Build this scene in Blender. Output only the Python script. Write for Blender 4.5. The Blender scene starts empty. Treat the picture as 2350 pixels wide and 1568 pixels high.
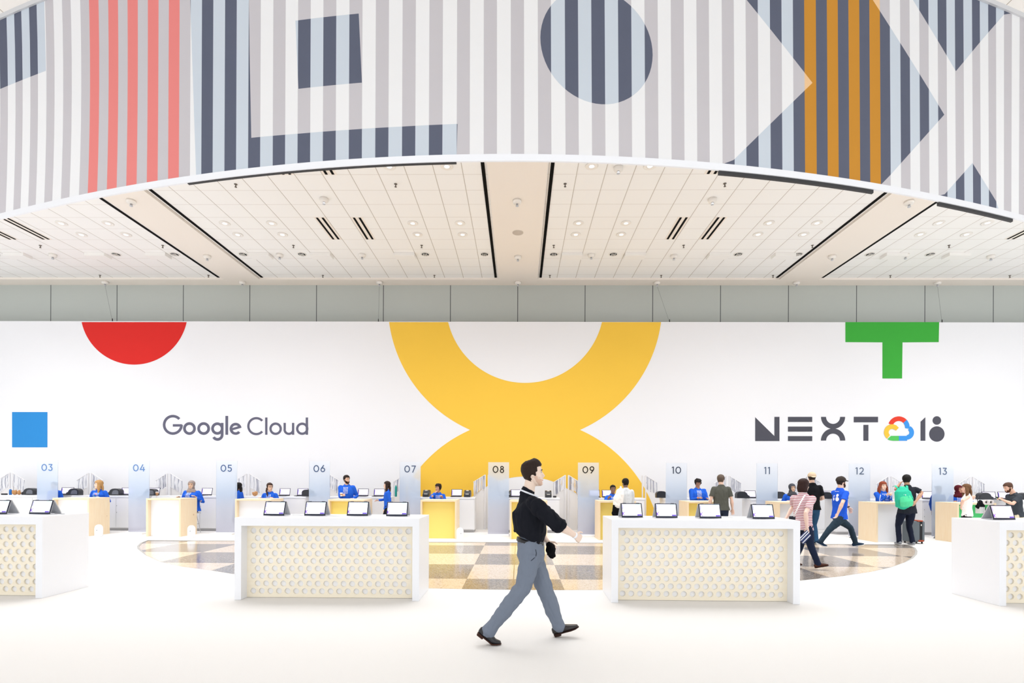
import bpy, math, random
from mathutils import Vector, Matrix, noise
from mathutils.geometry import tessellate_polygon
from mathutils.bvhtree import BVHTree
random.seed(7)
PI=math.pi
SC=bpy.context.scene; COL=SC.collection
V=Vector
# ---------------------------------------------------------------- camera model
F=1195.; PS=-.0103; RO=.00445; CX=1178.7; CY=1100.; CH=1.6
fw=V((math.sin(PS),math.cos(PS),0)); r0=V((math.cos(PS),-math.sin(PS),0)); u0=V((0,0,1))
RR=math.cos(RO)*r0+math.sin(RO)*u0; UU=-math.sin(RO)*r0+math.cos(RO)*u0
def ray(px,py): return fw+RR*((px-CX)/F)+UU*((CY-py)/F)
def atz(px,py,z=0.):
    d=ray(px,py); return d*((z-CH)/d.z)+V((0,0,CH))
def aty(px,py,y):
    d=ray(px,py); return d*(y/d.y)+V((0,0,CH))
cam=bpy.data.cameras.new('camera'); co=bpy.data.objects.new('camera',cam); COL.objects.link(co)
M=Matrix(((RR.x,UU.x,-fw.x,0),(RR.y,UU.y,-fw.y,0),(RR.z,UU.z,-fw.z,CH),(0,0,0,1)))
co.matrix_world=M
cam.sensor_width=36; cam.lens=F/2350*36; cam.shift_x=(1175-CX)/2350; cam.shift_y=(CY-784)/2350
cam.clip_end=200; SC.camera=co
# ---------------------------------------------------------------- materials
def lin(c): return c/12.92 if c<=.04045 else ((c+.055)/1.055)**2.4
def hexc(h): return tuple(lin(int(h[i:i+2],16)/255) for i in (0,2,4))
MATS={}
def mat(name,col,rough=.6,spec=.3,metal=0.,emit=0.,bump=0.,bscale=40.,var=0.,vscale=8.,sheen=0.):
    if name in MATS: return MATS[name]
    c=hexc(col) if isinstance(col,str) else col
    m=bpy.data.materials.new(name); m.use_nodes=True; nt=m.node_tree; b=nt.nodes['Principled BSDF']
    b.inputs['Base Color'].default_value=(*c,1); b.inputs['Roughness'].default_value=rough
    b.inputs['Specular IOR Level'].default_value=spec; b.inputs['Metallic'].default_value=metal
    if sheen: b.inputs['Sheen Weight'].default_value=sheen
    if emit: b.inputs['Emission Color'].default_value=(*c,1); b.inputs['Emission Strength'].default_value=emit
    if bump or var:
        tc=nt.nodes.new('ShaderNodeTexCoord'); n=nt.nodes.new('ShaderNodeTexNoise')
        nt.links.new(tc.outputs['Object'],n.inputs['Vector']); n.inputs['Scale'].default_value=bscale; n.inputs['Detail'].default_value=4
        if bump:
            bp=nt.nodes.new('ShaderNodeBump'); bp.inputs['Strength'].default_value=bump; bp.inputs['Distance'].default_value=.01
            nt.links.new(n.outputs['Fac'],bp.inputs['Height']); nt.links.new(bp.outputs['Normal'],b.inputs['Normal'])
        if var:
            n2=nt.nodes.new('ShaderNodeTexNoise'); n2.inputs['Scale'].default_value=vscale; n2.inputs['Detail'].default_value=3
            nt.links.new(tc.outputs['Object'],n2.inputs['Vector'])
            mx=nt.nodes.new('ShaderNodeMix'); mx.data_type='RGBA'
            mx.inputs['A'].default_value=(*[x*(1-var) for x in c],1); mx.inputs['B'].default_value=(*[min(1,x*(1+var)) for x in c],1)
            nt.links.new(n2.outputs['Fac'],mx.inputs['Factor']); nt.links.new(mx.outputs['Result'],b.inputs['Base Color'])
    MATS[name]=m; return m
class NT:
    def __init__(s,m): s.nt=m.node_tree; s.b=s.nt.nodes['Principled BSDF']
    def n(s,t,**k):
        x=s.nt.nodes.new('ShaderNode'+t)
        for a,v in k.items(): setattr(x,a,v)
        return x
    def l(s,a,b): s.nt.links.new(a,b)
    def math(s,op,a,b=None,c=None):
        x=s.n('Math',operation=op)
        for i,v in enumerate((a,b,c)):
            if v is None: continue
            if isinstance(v,(int,float)): x.inputs[i].default_value=v
            else: s.l(v,x.inputs[i])
        return x.outputs[0]
    def mix(s,f,a,b):
        x=s.n('Mix',data_type='RGBA')
        if isinstance(f,(int,float)): x.inputs['Factor'].default_value=f
        else: s.l(f,x.inputs['Factor'])
        for k,v in (('A',a),('B',b)):
            if isinstance(v,tuple): x.inputs[k].default_value=(*v,1)
            else: s.l(v,x.inputs[k])
        return x.outputs['Result']
def wood(name,a,b,rough=.5,axis='Z'):
    m=mat(name,a,rough,.3); t=NT(m); tc=t.n('TexCoord'); mp=t.n('Mapping')
    mp.inputs['Scale'].default_value=(14,14,1.2) if axis=='Z' else (1.2,14,14)
    t.l(tc.outputs['Object'],mp.inputs['Vector']); n=t.n('TexNoise'); n.inputs['Scale'].default_value=2.2; n.inputs['Detail'].default_value=6
    t.l(mp.outputs['Vector'],n.inputs['Vector'])
    k=t.n('TexVoronoi'); k.inputs['Scale'].default_value=1.7; t.l(tc.outputs['Object'],k.inputs['Vector'])
    kn=t.math('LESS_THAN',k.outputs['Distance'],.045)
    c=t.mix(n.outputs['Fac'],hexc(a),hexc(b)); c=t.mix(t.math('MULTIPLY',kn,.45),c,hexc('b98a55'))
    t.l(c,t.b.inputs['Base Color']); return m
WHITE=mat('white_laminate','f3f4f8',.35,.4)
WHITE2=mat('white_cabinet','f4f3f4',.45,.3)
WALLW=mat('banner_white','f5f5f8',.7,.2)
CARPET=mat('white_carpet','ebe9e7',.9,.1,bump=.15,bscale=160)
BIRCH=wood('pale_birch','fbf4e4','f7ead0',.55,'X')
BIRCH2=wood('counter_birch','f7e8cd','efd3ab',.5)
BLACKP=mat('black_plastic','16161a',.35,.5)
DKGREY=mat('dark_grey_plastic','3b3e45',.4,.5)
MIDGREY=mat('mid_grey_plastic','6a6d76',.45,.4)
SILVER=mat('silver_shell','c9cbd0',.35,.5,.3)
CHROME=mat('chrome','d8d8d8',.15,.5,1.)
SLOT=mat('slot_black','0b0a09',.8,.1)
CREAM=mat('ceiling_cream','f8efe5',.85,.2)
# ---------------------------------------------------------------- mesh builder
class MB:
    def __init__(s): s.v=[]; s.f=[]; s.m=[]
    def add(s,vs,fs,mi=0):
        o=len(s.v); s.v+= [V(x) for x in vs]; s.f+=[tuple(o+i for i in f) for f in fs]; s.m+=[mi]*len(fs); return s
    def box(s,x0,x1,y0,y1,z0,z1,mi=0):
        vs=[(x,y,z) for x in (x0,x1) for y in (y0,y1) for z in (z0,z1)]
        return s.add(vs,[(0,1,3,2),(4,6,7,5),(0,4,5,1),(2,3,7,6),(0,2,6,4),(1,5,7,3)],mi)
    def loft(s,pts,rads,n=12,right=None,mi=0,cap=True,squeeze=1.):
        pts=[V(p) for p in pts]; N=len(pts); rings=[]; prev=None
        for i,p in enumerate(pts):
            t=(pts[min(i+1,N-1)]-pts[max(i-1,0)]).normalized()
            if right is not None: a=V(right)
            elif prev is not None: a=prev
            else: a=V((1,0,0)) if abs(t.x)<.8 else V((0,1,0))
            a=(a-t*a.dot(t)).normalized(); b=t.cross(a); prev=a
            r=rads[i]; ra,rb=(r,r) if isinstance(r,(int,float)) else r
            rings.append((p,t,a,b,ra,rb))
        if cap:
            p,t,a,b,ra,rb=rings[0]; q=min(ra,rb)
            rings=[(p-t*q*.55,t,a,b,ra*.6,rb*.6)]+rings
            p,t,a,b,ra,rb=rings[-1]; q=min(ra,rb)
            rings=rings+[(p+t*q*.55,t,a,b,ra*.6,rb*.6)]
        vs=[];fs=[]
        for p,t,a,b,ra,rb in rings:
            for k in range(n):
                w=2*PI*k/n; vs.append(p+a*math.cos(w)*ra+b*math.sin(w)*rb)
        R=len(rings)
        for i in range(R-1):
            for k in range(n):
                k2=(k+1)%n; fs.append((i*n+k,i*n+k2,(i+1)*n+k2,(i+1)*n+k))
        fs.append(tuple(range(n-1,-1,-1))); fs.append(tuple((R-1)*n+k for k in range(n)))
        return s.add(vs,fs,mi)
    def tube(s,a,b,r,n=10,mi=0): return s.loft([a,b],[r,r],n,mi=mi,cap=False)
    def ball(s,c,r,n=12,m=8,mat3=None,mi=0):
        c=V(c); r=(r,r,r) if isinstance(r,(int,float)) else r; vs=[];fs=[]
        for i in range(1,m):
            ph=PI*i/m
            for k in range(n):
                th=2*PI*k/n; q=V((r[0]*math.sin(ph)*math.cos(th),r[1]*math.sin(ph)*math.sin(th),r[2]*math.cos(ph)))
                if mat3: q=mat3@q
                vs.append(c+q)
        q=V((0,0,r[2])); q=mat3@q if mat3 else q
        vs+=[c+q,c-q]; T=len(vs)-2
        for i in range(m-2):
            for k in range(n):
                k2=(k+1)%n; fs.append((i*n+k,(i+1)*n+k,(i+1)*n+k2,i*n+k2))
        for k in range(n):
            k2=(k+1)%n; fs.append((T,k,k2)); fs.append((T+1,(m-2)*n+k2,(m-2)*n+k))
        return s.add(vs,fs,mi)
    def lathe(s,c,prof,n=24,mi=0):
        c=V(c);vs=[];fs=[]
        for r,z in prof:
            for k in range(n): w=2*PI*k/n; vs.append(c+V((r*math.cos(w),r*math.sin(w),z)))
        for i in range(len(prof)-1):
            for k in range(n): k2=(k+1)%n; fs.append((i*n+k,i*n+k2,(i+1)*n+k2,(i+1)*n+k))
        fs.append(tuple(range(n-1,-1,-1))); fs.append(tuple((len(prof)-1)*n+k for k in range(n)))
        return s.add(vs,fs,mi)
    def poly(s,loops,fn,th,mi=0):
        """2D loops (outer first, then holes) -> prism; fn(u,v,w) gives the 3D point, w in 0..th"""
        tri=tessellate_polygon([[V((u,v,0)) for u,v in L] for L in loops]); flat=[p for L in loops for p in L]; n=len(flat)
        vs=[fn(u,v,0) for u,v in flat]+[fn(u,v,th) for u,v in flat]
        fs=[t for t in tri]+[tuple(i+n for i in reversed(t)) for t in tri]
        o=0
        for L in loops:
            k=len(L)
            for i in range(k): j=(i+1)%k; fs.append((o+i,o+j,o+j+n,o+i+n))
            o+=k
        return s.add(vs,fs,mi)
    def build(s,name,mats,parent=None,smooth=False,loc=None,rz=0.,bevel=0.,recalc=True):
        me=bpy.data.meshes.new(name); me.from_pydata([tuple(v) for v in s.v],[],s.f)
        if not isinstance(mats,(list,tuple)): mats=[mats]
        for m in mats: me.materials.append(m)
        me.polygons.foreach_set('material_index',s.m)
        if recalc:
            import bmesh; b=bmesh.new(); b.from_mesh(me); bmesh.ops.recalc_face_normals(b,faces=b.faces); b.to_mesh(me); b.free()
        if smooth: me.polygons.foreach_set('use_smooth',[True]*len(me.polygons))
        me.update(); o=bpy.data.objects.new(name,me); COL.objects.link(o)
        if parent: o.parent=parent
        if loc is not None: o.location=loc
        if rz: o.rotation_euler.z=rz
        if bevel:
            md=o.modifiers.new('bevel','BEVEL'); md.width=bevel; md.segments=2; md.limit_method='ANGLE'
        return o
def tag(o,label=None,cat=None,group=None,kind=None):
    if label: o['label']=label
    if cat: o['category']=cat
    if group: o['group']=group
    if kind: o['kind']=kind
    return o
def empty(name,loc,rz=0.,label=None,cat=None,group=None):
    o=bpy.data.objects.new(name,None); COL.objects.link(o); o.location=loc; o.rotation_euler.z=rz; o.empty_display_size=.1
    return tag(o,label,cat,group)
def copy_tree(o,parent=None):
    c=o.copy(); COL.objects.link(c)
    if parent: c.parent=parent
    for ch in [x for x in o.children]: copy_tree(ch,c)
    return c
def ordn(i): return ['first','second','third','fourth','fifth','sixth','seventh','eighth','ninth','tenth','eleventh','twelfth','thirteenth','fourteenth','fifteenth','sixteenth'][i]
# ---------------------------------------------------------------- 2D stroke tools (v down, like a page)
def arc(cx,cy,r,w,a0,a1,n=28,ry=None):
    ry=ry or r; P=[];Q=[]
    for i in range(n+1):
        a=math.radians(a0+(a1-a0)*i/n); c,s_=math.cos(a),math.sin(a)
        P.append((cx+(r+w/2)*c,cy-(ry+w/2)*s_)); Q.append((cx+(r-w/2)*c,cy-(ry-w/2)*s_))
    return [P+Q[::-1]]
def ring(cx,cy,r,w,ry=None,n=40):
    ry=ry or r
    return [[(cx+(r+w/2)*math.cos(2*PI*i/n),cy-(ry+w/2)*math.sin(2*PI*i/n)) for i in range(n)],
            [(cx+(r-w/2)*math.cos(2*PI*i/n),cy-(ry-w/2)*math.sin(2*PI*i/n)) for i in range(n)]]
def rect(x0,x1,y0,y1): return [[(x0,y0),(x1,y0),(x1,y1),(x0,y1)]]
def bar(x0,y0,x1,y1,w):
    d=V((x1-x0,y1-y0)); d.normalize(); nx,ny=-d.y*w/2,d.x*w/2
    return [[(x0+nx,y0+ny),(x1+nx,y1+ny),(x1-nx,y1-ny),(x0-nx,y0-ny)]]
def disc(cx,cy,r,n=36,ry=None):
    ry=ry or r; return [[(cx+r*math.cos(2*PI*i/n),cy-ry*math.sin(2*PI*i/n)) for i in range(n)]]
def digit(d,ox,w=.135):
    """strokes in a box 0..1 tall (v down), returns (polys, advance)"""
    S=[];h=w/2
    if d=='0': S=[ring(ox+.40,.5,.40-h,w,.5-h)]; adv=.98
    if d=='1': S=[rect(ox+.17,ox+.17+w,0,1),bar(ox+.02,.17,ox+.2,.03,w*.8)]; adv=.52
    if d=='2': S=[arc(ox+.33,.31,.31-h,w,-38,165),bar(ox+.55,.47,ox+.08,.96,w),rect(ox+.02,ox+.66,1-w,1)]; adv=.84
    if d=='3': S=[bar(ox+.06,h,ox+.58,h,w),bar(ox+.57,.04,ox+.3,.42,w),arc(ox+.31,.68,.32-h,w,-160,100)]; adv=.84
    if d=='4': S=[bar(ox+.46,.0,ox+.07,.74,w),bar(ox+.02,.74,ox+.74,.74,w),rect(ox+.48,ox+.48+w,.36,1)]; adv=.84
    if d=='5': S=[bar(ox+.14,h,ox+.6,h,w),bar(ox+.16,.0,ox+.12,.46,w),arc(ox+.31,.67,.33-h,w,-155,125)]; adv=.84
    if d=='6': S=[ring(ox+.35,.67,.33-h,w),bar(ox+.5,.0,ox+.12,.5,w)]; adv=.84
    if d=='7': S=[bar(ox+.04,h,ox+.66,h,w),bar(ox+.6,.04,ox+.2,1,w)]; adv=.8
    if d=='8': S=[ring(ox+.34,.25,.25-h,w),ring(ox+.34,.71,.3-h,w)]; adv=.84
    if d=='9': S=[ring(ox+.35,.33,.33-h,w),bar(ox+.2,1,ox+.58,.5,w)]; adv=.84
    return S,adv
# ---------------------------------------------------------------- world & light
w=bpy.data.worlds.new('world'); SC.world=w; w.use_nodes=True
w.node_tree.nodes['Background'].inputs[0].default_value=(.93,.965,1,1); w.node_tree.nodes['Background'].inputs[1].default_value=1.26
def area(name,loc,rot,sx,sy,e,col=(1,1,1),spread=180):
    l=bpy.data.lights.new(name,'AREA'); l.shape='RECTANGLE'; l.size=sx; l.size_y=sy; l.energy=e; l.color=col; l.spread=math.radians(spread)
    o=bpy.data.objects.new(name,l); COL.objects.link(o); o.location=loc; o.rotation_euler=rot; return o
# ---------------------------------------------------------------- setting
CZ=8.2; BZ=8.14; WY=17.56; BY=17.0
floorm=mat('terrazzo','d8c8b0',.12,.5)
t=NT(floorm); tc=t.n('TexCoord'); sp=t.n('SeparateXYZ'); t.l(tc.outputs['Object'],sp.inputs[0])
fx=t.math('FLOOR',t.math('DIVIDE',t.math('ADD',sp.outputs[0],.83),1.5)); fy=t.math('FLOOR',t.math('DIVIDE',t.math('SUBTRACT',sp.outputs[1],8.375-1.4*8),1.4))
chk=t.math('FLOORED_MODULO',t.math('ADD',t.math('ADD',fx,fy),1.),2.)
n1=t.n('TexNoise'); n1.inputs['Scale'].default_value=30; n1.inputs['Detail'].default_value=6; n1.inputs['Roughness'].default_value=.85; t.l(tc.outputs['Object'],n1.inputs['Vector'])
vo=t.n('TexVoronoi'); vo.inputs['Scale'].default_value=62; t.l(tc.outputs['Object'],vo.inputs['Vector'])
rmp=t.n('ValToRGB'); t.l(vo.outputs['Color'],rmp.inputs[0]); e=rmp.color_ramp.elements; e[0].position=.15; e[0].color=(.45,.42,.40,1); e[1].position=.75; e[1].color=(1,1,1,1)
rm2=t.n('ValToRGB'); t.l(vo.outputs['Color'],rm2.inputs[0]); e=rm2.color_ramp.elements; e[0].position=.1; e[0].color=(.7,.62,.5,1); e[1].position=.4; e[1].color=(1,1,1,1)
ca=t.n('Mix',data_type='RGBA',blend_type='MULTIPLY'); ca.inputs['Factor'].default_value=1; ca.inputs['A'].default_value=(*hexc('9e958d'),1); t.l(rmp.outputs[0],ca.inputs['B'])
cb=t.n('Mix',data_type='RGBA',blend_type='MULTIPLY'); cb.inputs['Factor'].default_value=1; cb.inputs['A'].default_value=(*hexc('d8c8b6'),1); t.l(rm2.outputs[0],cb.inputs['B'])
j=t.math('LESS_THAN',t.math('ABSOLUTE',t.math('ADD',sp.outputs[0],.08)),.008)
c=t.mix(chk,ca.outputs['Result'],cb.outputs['Result']); c=t.mix(j,c,hexc('8c7c6a')); t.l(c,t.b.inputs['Base Color'])
fl=MB().box(-26,26,-9,WY,-.1,-.008).build('floor',floorm); tag(fl,kind='structure')
pts=[(335,1240.6),(322,1246),(314,1254),(315,1260),(322,1266),(334.6,1275.4),(367,1290),(416,1301),(485,1310),(534,1318),(640,1329),(760,1339),(880,1346),(986,1351),(1080,1353),(1180,1354.5),(1280,1355),(1382,1354.7),(1500,1352.5),(1620,1348),(1740,1341.5),(1839,1333),(1929.6,1323.6),(2000,1313),(2044.6,1303),(2078,1291),(2096,1282),(2105,1273),(2106,1265),(2101.6,1258),(2092,1253),(2080,1250.2)]
hole=[atz(*p) for p in pts]; hole=[(p.x,p.y) for p in hole]
hole[0]=(hole[0][0],13.2); hole[-1]=(hole[-1][0],13.2)
cp=MB().poly([[(-26,-9),(26,-9),(26,16.98),(-26,16.98)],hole],lambda u,v,w:V((u,v,-.008+w)),.008).build('carpet',CARPET)
tag(cp,'wide white carpet over the hall floor with a lens-shaped cut-out','carpet')
cxh=sum(p[0] for p in hole)/len(hole); cyh=sum(p[1] for p in hole)/len(hole)
inn=[]
for i,p in enumerate(hole):
    a=V(hole[i-1]); b=V(hole[(i+1)%len(hole)]); d=(b-a).normalized(); nn=V((-d.y,d.x))
    if nn.dot(V((cxh-p[0],cyh-p[1])))<0: nn=-nn
    wd_=.045 if (i in (1,2,3,4,26,27,28,29,30)) else .014
    if i in (0,len(hole)-1): inn.append((p[0]+(.03 if p[0]<0 else -.03),p[1]-.022))
    else: inn.append((p[0]+nn.x*wd_,p[1]+nn.y*wd_))
tm_=MB(); nh=len(hole)
for i in range(nh):
    j=(i+1)%nh; tm_.add([(*hole[i],.0006),(*hole[j],.0006),(*inn[j],.0006),(*inn[i],.0006),(*inn[i],-.008),(*inn[j],-.008)],[(0,1,2,3),(3,2,5,4)])
tag(tm_.build('trim_1',mat('edge_strip','a3a09c',.5,.3),recalc=False),kind='structure')
# back wall: grey panels
gw=mat('grey_wall_panel','b2b8b4',.75,.2,bump=.08,bscale=90); t=NT(gw); tc=t.n('TexCoord'); sp=t.n('SeparateXYZ'); t.l(tc.outputs['Object'],sp.inputs[0])
fr=t.math('FLOORED_MODULO',t.math('ADD',sp.outputs[0],.07+22.7+.012),2.27); jn=t.math('LESS_THAN',fr,.024)
t.l(t.mix(jn,hexc('c4c9c4'),hexc('55585a')),t.b.inputs['Base Color'])
tag(MB().box(-26,26,WY,WY+.2,0,9).build('wall_back',gw),kind='structure')
# ceiling tiles
cm=mat('ceiling_tile','f3eae2',.85,.2); t=NT(cm); tc=t.n('TexCoord'); sp=t.n('SeparateXYZ'); t.l(tc.outputs['Object'],sp.inputs[0])
ax=t.math('FLOORED_MODULO',t.math('ABSOLUTE',t.math('ADD',sp.outputs[0],.011)),9.144)
gx=t.math('LESS_THAN',t.math('FLOORED_MODULO',t.math('SUBTRACT',ax,1.227-.6117*4-.009),.6117),.018)
gy=t.math('LESS_THAN',t.math('FLOORED_MODULO',t.math('SUBTRACT',sp.outputs[1],11.27-.6131*40-.006),.6131),.012)
c=t.mix(t.math('MULTIPLY',gy,.7),hexc('fcfaf7'),hexc('cfc6bc')); c=t.mix(t.math('MULTIPLY',gx,.8),c,hexc('b9aea2')); t.l(c,t.b.inputs['Base Color'])
tag(MB().box(-26,26,-9,WY,CZ,CZ+.15).build('ceiling',cm),kind='structure')
beams=[(-9.76,-8.58),(-.695,.572),(8.46,9.72),(-18.9,-17.7),(17.6,18.9)]
for i,(a,b) in enumerate(beams): tag(MB().box(a,b,-9,17.06,BZ,CZ+.01).build('trim_%d'%(i+2),CREAM),kind='structure')
tag(MB().box(-26,26,17.06,WY,BZ,CZ+.01).build('trim_7',CREAM),kind='structure')
sl=[(-9.905,'left beam, outer side'),(-8.47,'left beam, inner side'),(-.79,'middle beam, left side'),(.675,'middle beam, right side'),(8.36,'right beam, inner side'),(9.83,'right beam, outer side')]
for x,s_ in sl:
    o=MB().box(x-.038,x+.038,2,17.02,CZ-.014,CZ-.001).build('slot_diffuser',SLOT)
    tag(o,'long black air slot in ceiling along the '+s_,'air slot','black air slots along the ceiling beams')
# air diffusers (pairs of black strips)
k=0
bayc=(-13.6,-4.6,4.58,13.8)
DF=[]
for row,(y0,y1) in enumerate(((13.12,14.30),(10.05,11.25))):
    for bc,bn in zip(bayc,('far left','centre left','centre right','far right')):
        for s_,sn in ((-.47,'left'),(.47,'right')):
            if row==1 and abs(bc)>10: continue
            e=empty('air_diffuser',(bc+s_,(y0+y1)/2,CZ),0,'%s pair of black air strips in the %s ceiling bay, %s'%(sn,bn,'mid ceiling' if row==0 else 'at the canopy edge'),'air diffuser','twin black air diffusers in the ceiling')
            for q in (-.072,.072): MB().box(q-.027,q+.027,(y0-y1)/2,(y1-y0)/2,-.012,0).build('strip',SLOT,e)
            MB().box(-.15,.15,(y0-y1)/2-.02,(y1-y0)/2+.02,-.005,0).build('frame',CREAM,e)
# round downlights
GL=mat('lamp_glow','fffaf2',.5,.2,emit=1.15); RIM=mat('lamp_rim','f6f1ea',.4,.4); DK=mat('dark_reflector','30363c',.2,.6,.6)
def downlight(x,y,dark,label,group):
    e=empty('downlight',(x,y,CZ),0,label,'ceiling light',group)
    MB().lathe((0,0,0),[(.095,0),(.13,0),(.135,-.012),(.12,-.018),(.1,-.012)],28).build('rim',RIM,e,True)
    if not dark:
        MB().lathe((0,0,0),[(.1,-.004),(.1,-.01),(.04,-.016)],24).build('reflector',mat('bright_reflector','f8f6f4',.4,.6,0.),e,True)
        MB().ball((0,0,-.01),(.06,.06,.014),14,6).build('bulb',GL,e,True)
    else:
        MB().lathe((0,0,0),[(.105,-.004),(.105,-.014),(.03,-.02)],24).build('reflector',DK,e,True)
        for q in (-.045,0,.045): MB().box(q-.009,q+.009,-.07,.07,-.03,-.012).build('louvre',RIM,e)
rows=[(10.97,'front',0),(13.41,'second',0),(14.03,'third',0),(15.26,'rear dark-rimmed',1)]
for y,rn,dk in rows:
    xs=[]
    for bc in (-13.75,-4.6,4.55,13.75):
        for o_ in (((-3.05,-1.83,1.83,3.05) if not dk else (-3.56,-1.82,1.82,3.56))):
            xx=bc+o_
            if rn=='front' and abs(xx)>3.5: continue
            if abs(xx)<16.2: xs.append(xx)
    for i,x in enumerate(sorted(xs)):
        downlight(x,y,dk,'%s round downlight from the left in the %s row of ceiling lights'%(ordn(i),rn),'round recessed ceiling downlights')
# box fittings
xs=[-14.9,-12.5,-10.7,-7.65,-5.85,-3.38,1.52,3.36,5.8,7.7,10.9,12.7,15.4]
for i,x in enumerate(xs):
    e=MB().box(-.3,.3,-.15,.15,-.09,0).build('ceiling_box_fitting',mat('fitting_white','fbf8f4',.5,.3),None,False,(x,15.3,CZ),bevel=.006)
    tag(e,'%s shallow white box fitting from the left on the rear ceiling'%ordn(i),'ceiling fitting','white box fittings on the rear ceiling')
SPK=[(-6.39,11.63),(-2.79,11.63),(1.0,11.63),(4.55,11.63),(-13.66,14.69),(-10.15,14.69),(-6.42,14.69),(-2.78,14.69),(.95,14.69),(4.6,14.69),(8.2,14.69),(12,14.69),(-13.7,16.85),(-10.14,16.85),(-6.4,16.85),(-2.77,16.85),(.97,16.85),(4.56,16.85),(8.15,16.85),(11.9,16.85),(15.7,16.85)]
rn={11.63:'front',14.69:'middle',16.85:'rear'}; cnt={}
for x,y in SPK:
    i=cnt.get(y,0); cnt[y]=i+1
    m_=MB(); m_.lathe((0,0,0),[(.035,0),(.035,-.008),(.012,-.012),(.012,-.06),(.026,-.064),(.026,-.07),(.004,-.08)],12)
    tag(m_.build('sprinkler',mat('sprinkler_metal','6e655c',.4,.5,.6),None,True,(x,y,CZ)),'%s small metal sprinkler from the left in the %s ceiling row'%(ordn(i),rn[y]),'sprinkler','sprinkler heads in the ceiling')
DOM=[(743.6,455.7),(831,584),(1186.8,460),(1188.5,588.5),(1419,384),(1357,584),(301,460),(121,584),(475.6,587),(641.7,584),(1635,456.6),(1546.5,586),(2086.5,462),(1909.6,587),(2078,584),(2274,587)]
dn=['left bay front','left bay rear','middle beam front','middle beam rear','right bay by canopy hem','right bay rear, left one','left beam front','far left bay rear','left beam rear','left bay rear beside the beam','right bay front','right bay rear, right one','right beam front','right beam rear','far right bay rear, left one','far right bay rear, right one']
PW=mat('puck_white','f4efe8',.5,.4)
def puck(p,z,label):
    e=empty('rigging_point',(p.x,p.y,z),0,label,'ceiling mount','white rigging points on the ceiling')
    MB().lathe((0,0,0),[(.1,0),(.1,-.05),(.085,-.075),(.05,-.085)],20).build('cover',PW,e,True)
    MB().lathe((0,0,0),[(.025,-.08),(.025,-.12),(.035,-.125),(.035,-.14),(.01,-.15)],12).build('hook',SILVER,e,True)
for (x,y),l_ in zip(DOM,dn):
    onb='beam' in l_ and 'beside' not in l_; z=BZ if onb else CZ
    puck(atz(x,y,z),z,'round white ceiling mount, '+l_)
FAS=[(243.4,650,'above the red half circle'),(557.6,650,'at the foot of the left beam'),(871,650,'above the left arm of the yellow shape'),(1189,650,'at the foot of the middle beam'),(1508,650,'above the right arm of the yellow shape'),(1828,650,'at the foot of the right beam'),(2151.7,650,'above the green T')]
for x,y,l_ in FAS: p=atz(x,647.5,BZ); puck(V((p.x,17.25,0)),BZ,'round white mount on the rear ceiling edge, '+l_)
p=atz(1188.5,534,BZ)
e=empty('ceiling_speaker',(p.x,p.y,BZ),0,'flat beige round speaker grille on the middle beam','speaker')
MB().lathe((0,0,0),[(.13,0),(.13,-.01),(.12,-.014)],28).build('grille',mat('beige_grille','cbbfb2',.7,.2),e,True)
MB().lathe((0,0,0),[(.125,0),(.145,0),(.145,-.008),(.125,-.008)],28).build('ring',mat('beige_ring','d8cec2',.6,.2),e,True)
for (x0,x1,l_) in ((243.4,257,'over the red half circle'),(871,868,'over the left arm of the yellow shape'),(1508,1537,'over the right arm of the yellow shape'),(2151.7,2163,'over the green T')):
    a=atz(x0,647.5,BZ); a=V((a.x,17.25,BZ-.14)); b=aty(x1,737,BY+.1); b.y=BY+.12; b.z=6.76
    e=empty('suspension_cable',(b.x,b.y,b.z),0,'thin steel cable holding the wall banner, '+l_,'cable','steel cables holding the wall banner')
    MB().tube(V((0,0,0)),a-b,.004,6).build('wire',mat('steel_wire','8a8d8d',.4,.5,.8),e)
    MB().loft([(0,0,-.01),(0,0,.1)],[.016,.012],8).build('clamp',BLACKP,e)
# ---------------------------------------------------------------- banner wall
bw=empty('wall_banner',(0,BY,0),0,'huge white banner wall with red, yellow, green and blue shapes and dark lettering','banner')
BT=6.74
MB().box(-26,26,0,.28,0,BT).build('panel',WALLW,bw)
def onb(px,py,w=0.): p=aty(px,py,BY); return V((p.x,-w,p.z))
def decal(name,m,polys,label=None,off=0,fn=None,parent=None):
    mb=MB()
    for k_,P in enumerate(polys): mb.poly(P,fn or (lambda u,v,w,o_=k_*.0006:onb(u,v,.002+off+o_+w)),.003)
    o=mb.build(name,m,parent or bw)
    if label: o['label']=label
    return o
def clip_top(cx,cy,r,w=None,n=120,top=739):
    pass
RED=mat('banner_red','e02b26',.6,.2); YEL=mat('banner_yellow','fccd4c',.6,.2); GRN=mat('banner_green','3fae3e',.6,.2); BLU=mat('banner_blue','2f8fd8',.6,.2); GRY=mat('banner_ink','52525c',.6,.2); GRY2=mat('banner_ink_light','67677a',.6,.2)
def capseg(cx,cy,r,top,n=60):
    a=math.asin((cy-top)/r) if abs((cy-top)/r)<1 else 0
    A=[PI+ -a + (PI+2*a)*i/n for i in range(n+1)]
    return [(cx+r*math.cos(q),cy-r*math.sin(q)) for q in A]
TOPY=739.6
decal('red_circle',RED,[[capseg(308,714,123.1,TOPY)]],'large red half circle')
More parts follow.
